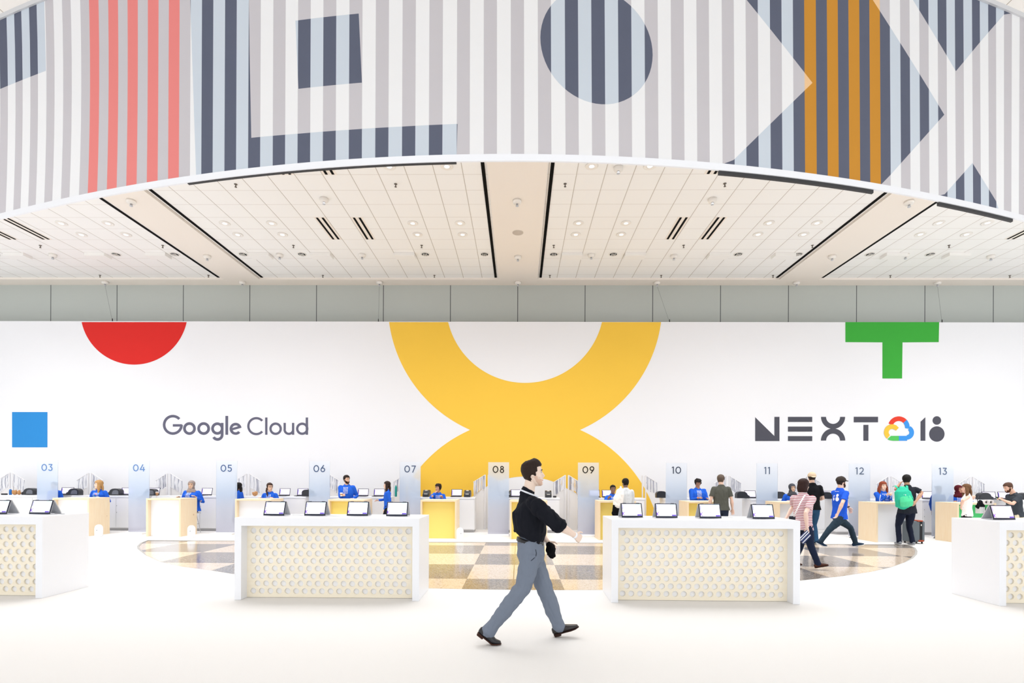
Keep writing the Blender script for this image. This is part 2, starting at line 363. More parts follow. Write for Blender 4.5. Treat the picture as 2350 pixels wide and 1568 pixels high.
# yellow hourglass: upper outer ring bottom + lower outer ring top, one outline with an inner cut
up=capseg(1205,698.7,314.6,TOPY,90)
left=[p for p in up if p[1]<986.8 and p[0]<1205]; rgt=[p for p in up if p[1]<986.8 and p[0]>1205]
inner=capseg(1205,697.7,181.4,TOPY,70)
low=[];a0=math.asin(288.3/314.6)
cyl=1275.3
Lr=[(1205+314.6*math.cos(a),cyl-314.6*math.sin(a)) for a in [a0-(a0-.225)*i/60 for i in range(61)]]  # from right cusp going down the right side
Ll=[(2410-x,y) for x,y in Lr][::-1]
# lower part continues to the floor of the banner
outline=left+[(1079,987)]+Ll[::-1][:0]
outline=left+[(1078.5,987)]+[p for p in Ll[::-1]]
li=[(1205+181.4*math.cos(a),cyl-181.4*math.sin(a)) for a in [PI/2-(PI/2-.396)*i/50 for i in range(51)]]   # inner arch, top to right-bottom
li_l=[(2410-x,y) for x,y in li]
outline=left+[(1078.5,987)]+Ll[::-1]+li_l[::-1]+li[1:]+Lr[::-1]+[(1331.5,987)]+rgt
outline+=inner[::-1]
# make sure nothing runs below the floor
lim=lambda p:(p[0],min(p[1],1205.))
outline=[lim(p) for p in outline]
decal('yellow_shape',YEL,[[outline]],'huge yellow letter X made of two arches')
decal('green_shape',GRN,[[[(1940,TOPY),(2155,TOPY),(2154,785.5),(2071,786),(2070,869),(2025,869),(2025,786),(1940,785.5)]]],'green block T')
decal('blue_square',BLU,[rect(28,109,946,1027)],'blue square')
def g(p,ox=300,oy=900): return [[(ox+x/4.7,oy+y/4.7) for x,y in L] for L in p]
G=[arc(455,354,94,28,42,360),rect(455,553,347,373),ring(634,394,54,29),ring(787,394,54,29),ring(935,394,52,29),rect(972,1001,333,462),arc(937,462,49,29,-150,0),rect(1022,1051,258,461),
   arc(1132,397,51,28,12,320),bar(1078,406,1190,374,24),arc(1355,368,86,24,42,318),rect(1450,1475,275,461),ring(1563,396,55,25),rect(1649,1673,333,405),arc(1706,405,46,24,180,360),rect(1740,1764,333,461),ring(1850,396,54,25),rect(1888,1913,275,461)]
def lettering(name,m,groups,label):
    e=empty(name,(0,0,0)); e.parent=bw; e['label']=label
    for gr in groups: decal('letter',m,gr,parent=e)
Gg=[[0,1],[2],[3],[4,5,6],[7],[8,9],[10],[11],[12],[13,14,15],[16,17]]
lettering('company_lettering',GRY2,[[g(G[i]) for i in q] for q in Gg],'grey two-word lettering on the left')
g2=lambda p:g(p,1700,900)
N=[[[(155,272),(362,475),(362,268),(417,268),(417,529),(155,529)]],rect(508,770,268,323),rect(508,770,373,427),rect(508,770,476,529),
   rect(1218,1480,267,327),rect(1322,1376,354,526),[[(1938,320),(1990,272),(1990,526),(1938,526)]],disc(2114,307,46),disc(2114,453,83)]
N+=[arc(995,268,103,54,180,360),arc(995,524,103,56,0,180)]
lettering('event_lettering',GRY,[[g2(N[i]) for i in q] for q in ([0],[1,2,3],[9,10],[4,5],[6],[7,8])],'dark grey block lettering and numerals on the right')
# cloud emblem: four coloured strokes
CW=50
cl=empty('cloud_emblem',(0,0,0)); cl.parent=bw; cl['label']='four-colour cloud outline emblem'
CO=[0]
def cdec(nm,m,P): CO[0]+=.002; decal(nm,m,[g2(p) for p in P],off=CO[0],parent=cl)
cdec('red_stroke',mat('emblem_red','e8432f',.6,.2),[arc(1703,380,92,CW,42,160)])
cdec('blue_stroke',mat('emblem_blue','4097e8',.6,.2),[arc(1703,380,92,CW,-8,43),arc(1790,437,52,CW,-92,62),rect(1703,1792,473,526)])
cdec('green_stroke',mat('emblem_green','5ac860',.6,.2),[[[(1618,473),(1703,473),(1703,526),(1640,526),(1610,522),(1580,510)]]])
cdec('yellow_stroke',mat('emblem_yellow','f6c644',.6,.2),[arc(1630,435,62,CW,58,232),bar(1655,372,1686,402,46)])
# ---------------------------------------------------------------- canopy (curved striped fabric)
CC=[5.71699,.0109997,.0300061,2.91496e-5,-5.38117e-5]
def cY(x): return sum(c*x**k for k,c in enumerate(CC))
def onc(px,py):
    d=ray(px,py); t=6.
    for _ in range(40):
        t=.5*t+.5*cY(d.x*t)/d.y
    return d*t+V((0,0,CH))
ZH=CH+3.49; ZT=7.86
def hemy(px):   # image row of the hem's lower edge
    lo,hi=330.,560.
    for _ in range(30):
        m_=(lo+hi)/2
        if onc(px,m_).z>ZH: lo=m_
        else: hi=m_
    return lo
def cx_of(px): # world x of a column at the hem
    return onc(px,hemy(px)).x
fab={}
def fabric(name,col):
    m=mat(name,col,.75,.15,bump=.05,bscale=300); nt=m.node_tree; b=nt.nodes['Principled BSDF']
    tr=nt.nodes.new('ShaderNodeBsdfTranslucent'); tr.inputs[0].default_value=(*hexc(col),1); mx=nt.nodes.new('ShaderNodeMixShader'); mx.inputs[0].default_value=.3
    nt.links.new(b.outputs[0],mx.inputs[1]); nt.links.new(tr.outputs[0],mx.inputs[2]); nt.links.new(mx.outputs[0],nt.nodes['Material Output'].inputs[0]); return m
FM=[fabric('fabric_white','f5f7fa'),fabric('fabric_grey','cfcdd3'),fabric('fabric_pale_blue','d2dde9'),fabric('fabric_slate','63697c'),fabric('fabric_coral','ef8e8b'),fabric('fabric_amber','d0933a'),fabric('fabric_peach','f6cfa0')]
E0=[12.4,29.9,46.2,64,81.3,100.8,119.3,139.2,158.7,180.5,200.7,222.4,244.6,267.3,289.4,313.2,336.6,361.6,385.7,410.4,435.8,461.8,487.8,514.9,541.6,569.2,596.8,625.7,654,682.6,711.5,740.7,770.2,800.3,830.3,861,891.1,922.4,952.8,984,1015,1048,1077.9,1110,1140.4,1172.6,1203.1,1235.2,1265.6,1298,1328.4,1358.9,1389.6,1420.3,1450.7,1481.1,1511.3,1541.4,1571,1600.3,1628.8,1658.4,1686,1713.2,1741.2,1769,1795.6,1821.8,1847.8,1874.5,1899.8,1924.9,1949.3,1974.3,1997.4,2021.5,2044.3,2068,2089.8,2111.9,2133.1,2154.2,2174.4,2193.9,2213.4,2233.3,2251.2,2269.7,2286.6,2303.9,2320.8,2338]
def kind_at(i):  # parity colour of the stripe starting at edge i: 0 light, 1 dark
    return i%2
# stripe starting at E0[0]=12.4 is white, E0[1] grey ...
edges=list(E0)
pre=[12.4-17.4*k for k in range(1,9)]; edges=pre[::-1]+edges; off=8
post=[2338+16.6*k for k in range(1,9)]; edges+=post
def shift(px,py):
    t_=max(0,min(1,(hemy(px)-py)/430.))
    s_=-5.5*t_*max(0,min(1,(px-1000)/300.))*(1-max(0,min(1,(px-2250)/100.)))
    s_+=9*4*t_*(1-t_)*max(0,min(1,(260-px)/260.))
    return s_
def S2(poly):  # image outline -> (x, z) on the surface
    o=[]
    for (x,y) in poly:
        x2=x
        for _ in range(4): x2=x-shift(x2,y)
        o.append((cx_of(x2),None,x2,y))
    r=[]
    for X,_,x2,y in o:
        p=onc(x2,y); r.append((X if y<hemy(x2) else X,p.z))
    return r
SH={'dark':[ [(-60,232),(104,163),(99,-30),(-60,-30)],
  [(434,-20),(450,450),(1047.5,380),(1049.6,284.5),(923,290.5),(800,298),(690,306.5),(576.3,316.4),(571.5,119),(569,-20)],
  [(676.5,47.7),(821.7,31.3),(829.8,189.8),(684,204)],
  [(1367+129*math.cos(q),106+132*math.sin(q)+.16*129*math.cos(q)) for q in [2*PI*i/60 for i in range(60)]],
  [(1678,-40),(1863,190),(1640,410),(1760,430),(2005,460),(2021.5,426),(2165.6,263),(1968,-50)],
  [(2191.6,163),(2068,-40),(2372,-50)],
  [(2231,374),(2150,466),(2292,490),(2286,462)]]}
DS=[S2(p) for p in SH['dark']]
def crossings(poly,x):
    c=[]
    for i in range(len(poly)):
        (x0,z0),(x1,z1)=poly[i],poly[(i+1)%len(poly)]
        if (x0<=x)!=(x1<=x) and x0!=x1: c.append(((x0,z0),(x1,z1)))
    f=lambda e,xx:e[0][1]+(e[1][1]-e[0][1])*(xx-e[0][0])/(e[1][0]-e[0][0])
    c.sort(key=lambda e:f(e,x)); return c,f
EX=[cx_of(x) for x in edges[off-1:off+len(E0)+1]]
i0=off-1
# outside the frame continue regular stripes
stp=.31
while EX[0]>-9.5: EX.insert(0,EX[0]-stp); i0-=1
while EX[-1]<9.5: EX.append(EX[-1]+stp)
brk=sorted(set(EX+[round(x,5) for P in DS for x,_ in P if -9<x<9]))
ck=MB(); HB=.075
def cpt(x,z):
    # lean of the cloth away from the hem
    q=(z-ZH)/(ZT-ZH)
    sx=-.028*q*max(0,min(1,(x+.9)/1.5))*(1-max(0,min(1,(x-6)/.6))) + .11*q*(1-q)*max(0,min(1,(-4.2-x)/1.3))
    return V((x+sx,cY(x),z))
RX0,RX1=cx_of(200.7),cx_of(410.4); AX0,AX1=cx_of(1847.8),cx_of(2021.5)
for a,b in zip(brk[:-1],brk[1:]):
    if b-a<1e-5: continue
    mid=(a+b)/2; k=max(i for i,x in enumerate(EX) if x<=mid+1e-7) ; par=(k+i0-off)%2   # 0 white,1 grey
    ns=max(1,int((b-a)/.08))
    for q in range(ns):
        xa=a+(b-a)*q/ns; xb=a+(b-a)*(q+1)/ns; xm=(xa+xb)/2
        zs=[(ZH+HB,ZH+HB)]; ivs=[]
        for P in DS:
            c,f=crossings(P,xm)
            for e0,e1 in zip(c[0::2],c[1::2]): ivs.append((f(e0,xa),f(e0,xb),f(e1,xa),f(e1,xb)))
        ivs.sort(key=lambda v:v[0]+v[1])
        cl_=lambda z:max(ZH+HB,min(ZT-.05,z))
        cur=(ZH+HB,ZH+HB); segs=[]
        for (l0,l1,h0,h1) in ivs:
            l0,l1,h0,h1=map(cl_,(l0,l1,h0,h1))
            if h0-l0<1e-5 and h1-l1<1e-5: continue
            segs.append((cur[0],cur[1],l0,l1,0)); segs.append((l0,l1,h0,h1,1)); cur=(h0,h1)
        segs.append((cur[0],cur[1],ZT-.05,ZT-.05,0))
        for (l0,l1,h0,h1,d) in segs:
            if h0-l0<1e-5 and h1-l1<1e-5: continue
            inr=RX0<mid<RX1; ina=AX0<mid<AX1
            mi=(3 if par else 2) if d else (1 if par else 0)
            if inr: mi=1 if par else 4
            if ina and not par: mi=5 if d else 6
            nz=max(1,int(max(h0-l0,h1-l1)/.4))
            for r in range(nz):
                u0_,u1_=r/nz,(r+1)/nz
                ck.add([cpt(xa,l0+(h0-l0)*u0_),cpt(xb,l1+(h1-l1)*u0_),cpt(xb,l1+(h1-l1)*u1_),cpt(xa,l0+(h0-l0)*u1_)],[(0,1,2,3)],mi)
cn=empty('canopy',(0,5.7,ZT),0,'huge curved hanging fabric canopy with vertical grey and white stripes and coral and amber bands','canopy')
def tocn(o): o.parent=cn; o.matrix_parent_inverse=Matrix.Translation((0,-5.7,-ZT)); return o
tocn(ck.build('striped_cloth',FM,recalc=False))
def band(z0,z1,o0,o1,m,name,xr=(-9.3,9.3),label=None,n=120):
    mb=MB(); P=[]
    for i in range(n+1):
        x=xr[0]+(xr[1]-xr[0])*i/n; y=cY(x); P.append([(x,y-o0,z0),(x,y-o0,z1),(x,y+o1,z1),(x,y+o1,z0)])
    for i in range(n):
        mb.add(P[i]+P[i+1],[(j,(j+1)%4,(j+1)%4+4,j+4) for j in range(4)])
    mb.add(P[0],[(0,1,2,3)]); mb.add(P[-1],[(0,1,2,3)])
    o=tocn(mb.build(name,m)); 
    if label: o['label']=label
    return o
band(ZH,ZH+HB,.012,.012,mat('hem_white','f7f8fc',.6,.2),'hem')
band(ZT-.06,ZT,.02,.02,mat('rail_white','d8d8da',.5,.3),'top_rail')
for a,b,h in ((430,1047,.006),(1650,2005,.036),(2155,2325,.036)):
    band(ZH-h,ZH+.01,-.002,.035,mat('dark_rail','3c3c3e',.6,.3),'hem_rail',(cx_of(a),cx_of(b)),'exposed dark rail under the hem',40)
mb=MB()
for x in (-8,-5,-2,2,5,8): mb.tube((x,cY(x),ZT-.02),(x,cY(x),CZ),.004,6)
tocn(mb.build('suspension_wires',mat('steel_wire','8a8d8d')))
# ---------------------------------------------------------------- kiosk desks
def make_desk(x0,x1,y,label,rzv=0.):
    W=x1-x0; e=empty('kiosk_desk',(x0,y,0),rzv,label,'desk','white kiosk desks with perforated birch fronts')
    D=.745; H=1.08; T=.09; A=.108; rc=.15
    f=MB(); f.poly([[(0,0),(T,0),(T,H-A),(W-T,H-A),(W-T,0),(W,0),(W,H),(0,H)]],lambda u,v,w_:V((u,w_,v)),D); f.build('frame',WHITE,e,bevel=.004)
    # perforated panel
    pw=W-2*T; ph=H-A; hs=[]; sx=(pw-.168)/18; R=.039
    for r in range(9):
        z=.088+r*.1008
        for c_ in range(19 if r%2==0 else 18):
            x=T+.084+sx*(c_+(.5 if r%2 else 0)); hs.append([(x+R*math.cos(2*PI*i/22),z+R*math.sin(2*PI*i/22)) for i in range(22)])
    m_=MB(); m_.poly([[(T,.004),(W-T,.004),(W-T,ph),(T,ph)]]+hs,lambda u,v,w_:V((u,rc+w_,v)),.02)
    m_.build('perforated_panel',BIRCH,e)
    MB().box(T,W-T,rc+.022,rc+.035,.004,ph).build('backing_panel',mat('backing_grey','f6f6f8',.6,.2),e)
    return e
def fx_(px,py): p=atz(px,py); return p.x
p2l,p2r=atz(535.5,1378),atz(962,1379)
DK=make_desk(0,2.428,6.8,'')
for i,(x,y,rz,lb) in enumerate(((-8.708,6.8,0,'white kiosk desk cut off by the left edge of the photo'),(-3.728,6.79,0,'white kiosk desk with perforated birch front, left of the walking man'),(1.205,6.775,-.008,'white kiosk desk with perforated birch front, right of the walking man'),(6.165,6.74,0,'white kiosk desk cut off by the right edge of the photo'))):
    e=DK if i==0 else copy_tree(DK); e.location=(x,y,0); e.rotation_euler.z=rz; e['label']=lb
# ---------------------------------------------------------------- laptops
SCR=mat('screen_white','f2f5ff',.3,.3,emit=.82); SPUR=mat('screen_purple','5a3bb8',.4,.3,emit=.5); STEAL=mat('screen_teal','5fd0c0',.4,.3,emit=.6); SLAV=mat('screen_lavender','a9a6ee',.4,.3,emit=.5); STXT=mat('screen_text','b9b6d8',.4,.3,emit=.5)
BEZ=mat('bezel_navy','1b2236',.3,.5)
def kiosk_laptop(label,w=.292,h=.2,lean=18,spread=.115,pink=False):
    e=empty('kiosk_laptop',(0,0,0),0,label,'laptop','folded laptops standing on the kiosk desks')
    L=math.radians(lean); ct,st=math.cos(L),math.sin(L)
    fn=lambda u,v,q:V((u,v*st-q*ct,v*ct+.004+q*st))  # v up the screen, q out toward the viewer
    def slab(name,m,x0,x1,v0,v1,q0,q1,par,bev=0):
        mb=MB(); vs=[fn(x,v,q) for x in (x0,x1) for v in (v0,v1) for q in (q0,q1)]
        mb.add(vs,[(0,1,3,2),(4,6,7,5),(0,4,5,1),(2,3,7,6),(0,2,6,4),(1,5,7,3)]); return mb.build(name,m,par,bevel=bev)
    sc=slab('screen_lid',BEZ,-w/2,w/2,0,h,0,.009,e,.002)
    slab('lid_shell',SILVER,-w/2-.001,w/2+.001,.002,h+.002,-.004,0,e)
    dp=slab('display',SCR if not pink else mat('screen_pink','f6dcea',.3,.3,emit=.85),-w/2+.014,w/2-.014,.024,h-.012,.009,.0098,e)
    def dec(name,m,polys):
        mb=MB()
        for P in polys: mb.poly(P,lambda u,v,q:fn(-w/2+u,h-v,.0101+q),.0004)
        mb.build(name,m,dp)
    dec('purple_button',SPUR,[rect(w-.075,w-.016,h-.042,h-.025)])
    dec('letter_k',mat('screen_violet','7b4fd0',.4,.3,emit=.6),[bar(.018,h-.075,.018,h-.03,.008),bar(.02,h-.052,.044,h-.08,.008),bar(.02,h-.054,.046,h-.028,.008)])
    dec('side_marks',SLAV,[rect(.016,.028,.02,.085)])
    dec('corner_marks',STEAL,[rect(w-.085+.018*i,w-.077+.018*i,.014,.024) for i in range(4)])
    dec('text_lines',STXT,[rect(w*.36,w*.66,.05,.0535),rect(w*.44,w*.56,.118,.125)])
    # keyboard half as rear leg
    top=fn(0,h,0); yb=top.y+spread
    mb=MB(); vs=[]
    for x in (-w/2,w/2):
        vs+=[V((x,top.y,top.z)),V((x,top.y+.012,top.z+.003)),V((x,yb,.004)),V((x,yb+.013,.006))]
    mb.add(vs,[(0,1,3,2),(4,6,7,5),(0,4,5,1),(2,3,7,6),(0,2,6,4),(1,5,7,3)]); mb.build('keyboard_half',SILVER,e)
    for s_ in (-1,1): MB().loft([(s_*w*.32-.02,top.y+.004,top.z),(s_*w*.32+.02,top.y+.004,top.z)],[.007,.007],8).build('hinge',MIDGREY,e)
    return e
ktop=1.0805
KL=[(-8,1181,'kiosk laptop cut by the left photo edge',False,0),(91,1181,'kiosk laptop on the left-edge desk, right one',False,0),
 (628.5,1184.4,'kiosk laptop on the desk left of the man, leftmost',False,-.04),(722.4,1184.6,'kiosk laptop on the desk left of the man, second from left',False,-.02),(820,1184.8,'kiosk laptop on the desk left of the man, third from left',False,0),(910.5,1185.7,'kiosk laptop on the desk left of the man, rightmost',False,0),
 (1451,1188.8,'kiosk laptop on the desk right of the man, leftmost',False,.08),(1530,1189.7,'kiosk laptop on the desk right of the man, second from left',False,.0),(1630.5,1190.6,'kiosk laptop on the desk right of the man, third from left',False,.0),(1752.5,1192,'kiosk laptop on the desk right of the man, rightmost',False,0),
 (2304.5,1194,'kiosk laptop with pinkish screen on the right-edge desk',True,0)]
kl0=None
for px,py,lb,pink,rz in KL:
    p=atz(px,py,ktop)
    if pink: e=kiosk_laptop(lb,pink=True)
    elif kl0 is None: e=kl0=kiosk_laptop(lb)
    else: e=copy_tree(kl0); e['label']=lb
    e.location=(p.x,p.y,ktop); e.rotation_euler.z=rz
# charging cables
for i,(px,py,lb) in enumerate(((118,1181,'left-edge desk'),(668,1184,'leftmost laptop of the desk left of the man'),(752,1186,'second laptop of the desk left of the man'),(1660,1189,'third laptop of the desk right of the man'))):
    p=atz(px,py,ktop); q=[V((0,.05,.006)),V((.04,.07,.007)),V((.08,.06,.006)),V((.12,.03,.005)),V((.15,.04,.005))]
    tag(MB().loft(q,[.0035]*5,6).build('charging_cable',BLACKP if i in(0,) else mat('cable_white','d9d9dc',.5,.3),None,True,(p.x,p.y,ktop)),'thin charging cable lying beside the '+lb,'cable','charging cables on the kiosk desks')
# open laptops on the rear counters
def open_laptop(label):
    e=empty('open_laptop',(0,0,0),0,label,'laptop','open laptops on the rear counters')
    w,d,h=.33,.23,.215
    MB().box(-w/2,w/2,-d,0,.004,.02).build('base',BLACKP,e,bevel=.002)
    MB().box(-w/2+.02,w/2-.02,-d+.07,-.03,.02,.022).build('keyboard',DKGREY,e)
    L=math.radians(14); fn=lambda u,v,q:V((u,v*math.sin(L)-q*math.cos(L),.02+v*math.cos(L)+q*math.sin(L)))
    def slab(name,m,x0,x1,v0,v1,q0,q1,par):
        vs=[fn(x,v,q) for x in (x0,x1) for v in (v0,v1) for q in (q0,q1)]
        return MB().add(vs,[(0,1,3,2),(4,6,7,5),(0,4,5,1),(2,3,7,6),(0,2,6,4),(1,5,7,3)]).build(name,m,par)
    slab('screen_lid',BLACKP,-w/2,w/2,0,h,0,.008,e)
    dp=slab('display',mat('screen_pale','dcd6ee',.3,.3,emit=.62),-w/2+.014,w/2-.014,.02,h-.014,.008,.009,e)
    slab('side_mark',SPUR,-w/2+.014,-w/2+.03,.03,h-.03,.009,.0095,dp)
    slab('text_line',STXT,-.05,.05,.1,.106,.009,.0095,dp)
    return e
ol0=None; CT=1.052
OL=[(154,.25,'between pillars 03 and 04, beside the blond woman'),(292,.25,'behind pillar 04, left of it'),(353,.1,'behind the coffee cup, right of pillar 04'),(474,.0,'right of the woman in the taupe headscarf'),(653,0,'right of the woman with glasses'),(694,0,'left of pillar 06'),(833,0,'right of the bearded man with the cup'),(870,0,'between the bearded man and the woman in profile'),
 (1048,0,'right of the woman resting her chin'),(1184,0,'right of pillar 08'),(1364,0,'behind pillar 09'),(1394,0,'behind the seated man right of pillar 09'),(1722,-.1,'left of pillar 11'),(1903,-.15,'behind the walking man in blue'),(1946,-.15,'left of pillar 12'),(2130,-.2,'left of pillar 13'),(2270,-.35,'right of the woman in the white top'),(2306,-.25,'behind the man in the dark grey shirt')]
for px,rz,lb in OL:
    if ol0 is None: e=ol0=open_laptop('')
    else: e=copy_tree(ol0)
    e['label']='open laptop on the rear counter '+lb
    p=aty(px,1140,15.98); e.location=(p.x,15.98,CT); e.rotation_euler.z=rz
def printer(label):
    e=empty('badge_printer',(0,0,0),0,label,'printer','dark badge printers on the rear counters')
    prof=[(-.19,0),(.19,0),(.19,.12),(.17,.165),(.12,.195),(.04,.205),(-.04,.195),(-.1,.16),(-.13,.1),(-.19,.07)]
    MB().poly([prof],lambda u,v,w_:V((u,-.095+w_,.004+v)),.19).build('housing',mat('printer_black','26282e',.35,.5),e,bevel=.008)
    arc_=[(.16,.03),(.16,.11),(.13,.15),(.06,.16),(.0,.14),(-.03,.09),(-.04,.03)]
    MB().poly([arc_],lambda u,v,w_:V((u,-.1+w_,.004+v)),.006).build('side_cover',MIDGREY,e)
    MB().box(-.17,-.12,-.05,.05,.075,.1).build('label_slot',mat('label_white','f3f1ea',.5,.3),e)
    MB().ball((-.06,0,.19),(.04,.05,.02),12,6).build('lid_window',mat('lid_light','cfcac4',.2,.5),e,True)
    return e
pr0=None
PR=[(68,0,'left of pillar 03'),(179,0,'beside the laptop right of pillar 03'),(264,0,'right of the blond woman'),(352,0,'beside the coffee cup right of pillar 04'),(713,PI,'behind pillar 06'),(979,PI/2,'right of pillar 07'),(1073,PI/2,'right of the laptop in bay 07'),(1166,PI/2,'behind pillar 08'),(1258,PI/2,'beside the chin of the walking man'),
 (1520,PI,'left of pillar 10'),(1704,PI,'left end, between pillars 10 and 11'),(1791,PI,'right of pillar 11'),(1892,PI,'behind the walking man in blue'),(2251,PI,'right of the woman in the white top'),(2355,PI,'cut by the right photo edge')]
for px,rz,lb in PR:
    if pr0 is None: e=pr0=printer('')
    else: e=copy_tree(pr0)
    e['label']='dark badge printer on the rear counter '+lb
    p=aty(px,1140,15.8); e.location=(p.x,15.75 if px in(179,352,713,1892,2251) else 15.82,CT); e.rotation_euler.z=rz
    if px in (179,352,713,1892,2251): e.location.y=15.68
# ---------------------------------------------------------------- rear counters
divx=[1.51+2.53*k for k in range(-8,7)]
def back_counter(a,b,label):
    e=empty('rear_counter',((a+b)/2,15.52,0),0,label,'counter','white rear counters with cabinet doors'); h=(b-a)/2
    MB().box(-h,h,0,.58,.08,1.0).build('carcass',WHITE2,e); MB().box(-h-.01,h+.01,-.02,.6,1.0,1.05).build('worktop',WHITE,e,bevel=.003)
    MB().box(-h+.02,h-.02,.05,.56,0,.08).build('plinth',mat('plinth_grey','c2c0c1',.6,.3),e)
    n=3
    for i in range(n):
        x0=-h+.02+(2*h-.04)*i/n; x1=-h+.02+(2*h-.04)*(i+1)/n
        d=MB().box(x0+.006,x1-.006,-.018,0,.1,.97).build('door',WHITE2,e,bevel=.002)
        for z in (.75,.55): MB().box(x0+.02,x0+.03,-.026,-.018,z-.012,z+.012).build('hinge',mat('hinge_grey','a9a7a6',.4,.4,.5),d)
    return e
bn=['at the left photo edge','left of pillar 03','between pillars 03 and 04','between pillars 04 and 05','between pillars 05 and 06','between pillars 06 and 07','between pillars 07 and 08','between pillars 08 and 09','between pillars 09 and 10','between pillars 10 and 11','between pillars 11 and 12','between pillars 12 and 13','right of pillar 13','at the right photo edge']
for i in range(len(divx)-1):
    a=divx[i]+.3; b=divx[i+1]-.3
    if b<-16 or a>16.5: continue
    if i==0: continue
    back_counter(a,b,'white cabinet counter by the wall, '+bn[i])
# ---------------------------------------------------------------- gable dividers with white fringe
WFR=mat('fringe_white','eeeef2',.6,.2); WFR2=mat('fringe_grey','a2a4b3',.6,.2)
def divider(x,label,sides=(-1,1),panels=(-1,1),posts=True,seed=0):
    rnd=random.Random(seed); e=empty('fringe_divider',(x,16.45,0),0,label,'divider','gable dividers hung with white fringe')
    zp=1.73; zo=1.5; hw=.42
    if posts:
        for s_ in (-1,1): MB().box(s_*.05-.018,s_*.05+.018,-.02,.02,0,zp).build('post',mat('post_white','e8e6e8',.5,.3),e)
    for s_ in sides:
        f=MB(); f.loft([(s_*.05,0,zp),(s_*hw,.08*0,zo)],[.014,.014],6); f.build('rafter',mat('post_white','e8e6e8'),e)
        m_=MB(); n=27
        for i in range(n):
            u=.07+(hw-.08)*i/(n-1); top=zp+(zo-zp)*(u-.05)/(hw-.05); bot=1.30-.24*((u-.05)/(hw-.05))**1.6+rnd.uniform(-.03,.03)
            xx=s_*u; wv=rnd.uniform(-.008,.008); wd=rnd.uniform(.004,.011)
            m_.loft([(xx,rnd.uniform(-.02,.02),top),(xx+wv,rnd.uniform(-.03,.02),(top+bot)/2),(xx-wv*.6,rnd.uniform(-.03,.02),bot)],[(wd,.003)]*3,6,right=(1,0,0),mi=1 if rnd.random()<.27 else 0,cap=False)
        tag(m_.build('fringe',[WFR,WFR2],e),kind='stuff')
    for s_ in panels:
        m_=MB(); P=[(s_*.075,0),(s_*hw,0),(s_*hw,1.06),(s_*.3,1.16),(s_*.18,1.24),(s_*.075,1.28)]
        m_.poly([P],lambda u,v,w_:V((u,-.0+w_+.01,v)),.02); m_.build('panel',mat('divider_panel','eae7e6',.6,.2),e)
    return e
nm={-8:'x',-7:'at the left edge of the photo',-6:'behind the blond woman',-5:'between pillars 04 and 05',-4:'right of pillar 05',-3:'beside the bearded man',-2:'behind pillar 07',-1:'left of pillar 08',0:'left of pillar 09',1:'left of pillar 10, one fringe only',2:'behind the man in grey, bare rafters',3:'behind the man in the tan cap, bare rafters',4:'behind the redhead woman',5:'right of pillar 13'}
for k in range(-7,6):
    x=1.51+2.53*k
    if k==1: x=aty(1478,1100,16.45).x
    divider(x,'gable-shaped divider with white hanging strips '+nm[k],sides=((-1,1) if k not in(-3,) else (1,)),panels=((-1,1) if k!=1 else ()),seed=k+40) if k not in (1,2,3) else divider(x,'gable-shaped divider '+nm[k],sides=((1,) if k==1 else (-1,1)),panels=(),seed=k)
# ---------------------------------------------------------------- front counters
PW_=mat('panel_white','f5f6fa',.5,.3); PY_=mat('panel_yellow','fce27c',.5,.3); PG_=mat('panel_green','4fc878',.5,.3)
def counter(px,W,y,m,label):
    p=aty(px,1236,y); e=empty('check_in_counter',(p.x,y,0),0,label,'counter','birch framed check-in counters'); H=1.035; T=.042; D=.72
    MB().box(0,W,0,D,H-.045,H).build('top',BIRCH2,e,bevel=.002)
    MB().box(0,T,0,D,0,H-.045).build('side_panel',BIRCH2,e); MB().box(W-T,W,0,D,0,H-.045).build('side_panel',BIRCH2,e)
    MB().box(T,W-T,.13,.15,.0,H-.045).build('front_panel',m,e)
    return e
CN=[(120,1.0,14.0,PW_,'white fronted check-in counter before the blond woman'),(335,.94,14.0,PW_,'white fronted check-in counter before the woman in the taupe headscarf'),(539,.98,13.9,PW_,'white fronted check-in counter before the woman with glasses'),
 (752.5,.98,13.85,PY_,'yellow fronted check-in counter before the bearded man'),(964.6,.96,13.83,PY_,'yellow fronted check-in counter between pillars 07 and 08'),(1170,.99,13.78,PY_,'yellow fronted check-in counter behind the walking man'),(1374,.98,13.75,PY_,'yellow fronted check-in counter right of pillar 09'),
 (1577,.98,13.7,PY_,'yellow fronted check-in counter right of pillar 10'),(1786,.98,13.62,PW_,'white fronted check-in counter right of pillar 11'),(2011,.98,13.62,PW_,'white fronted check-in counter before the redhead woman'),(2197,1.0,13.6,PG_,'green fronted check-in counter right of pillar 13')]
for a in CN: counter(*a)
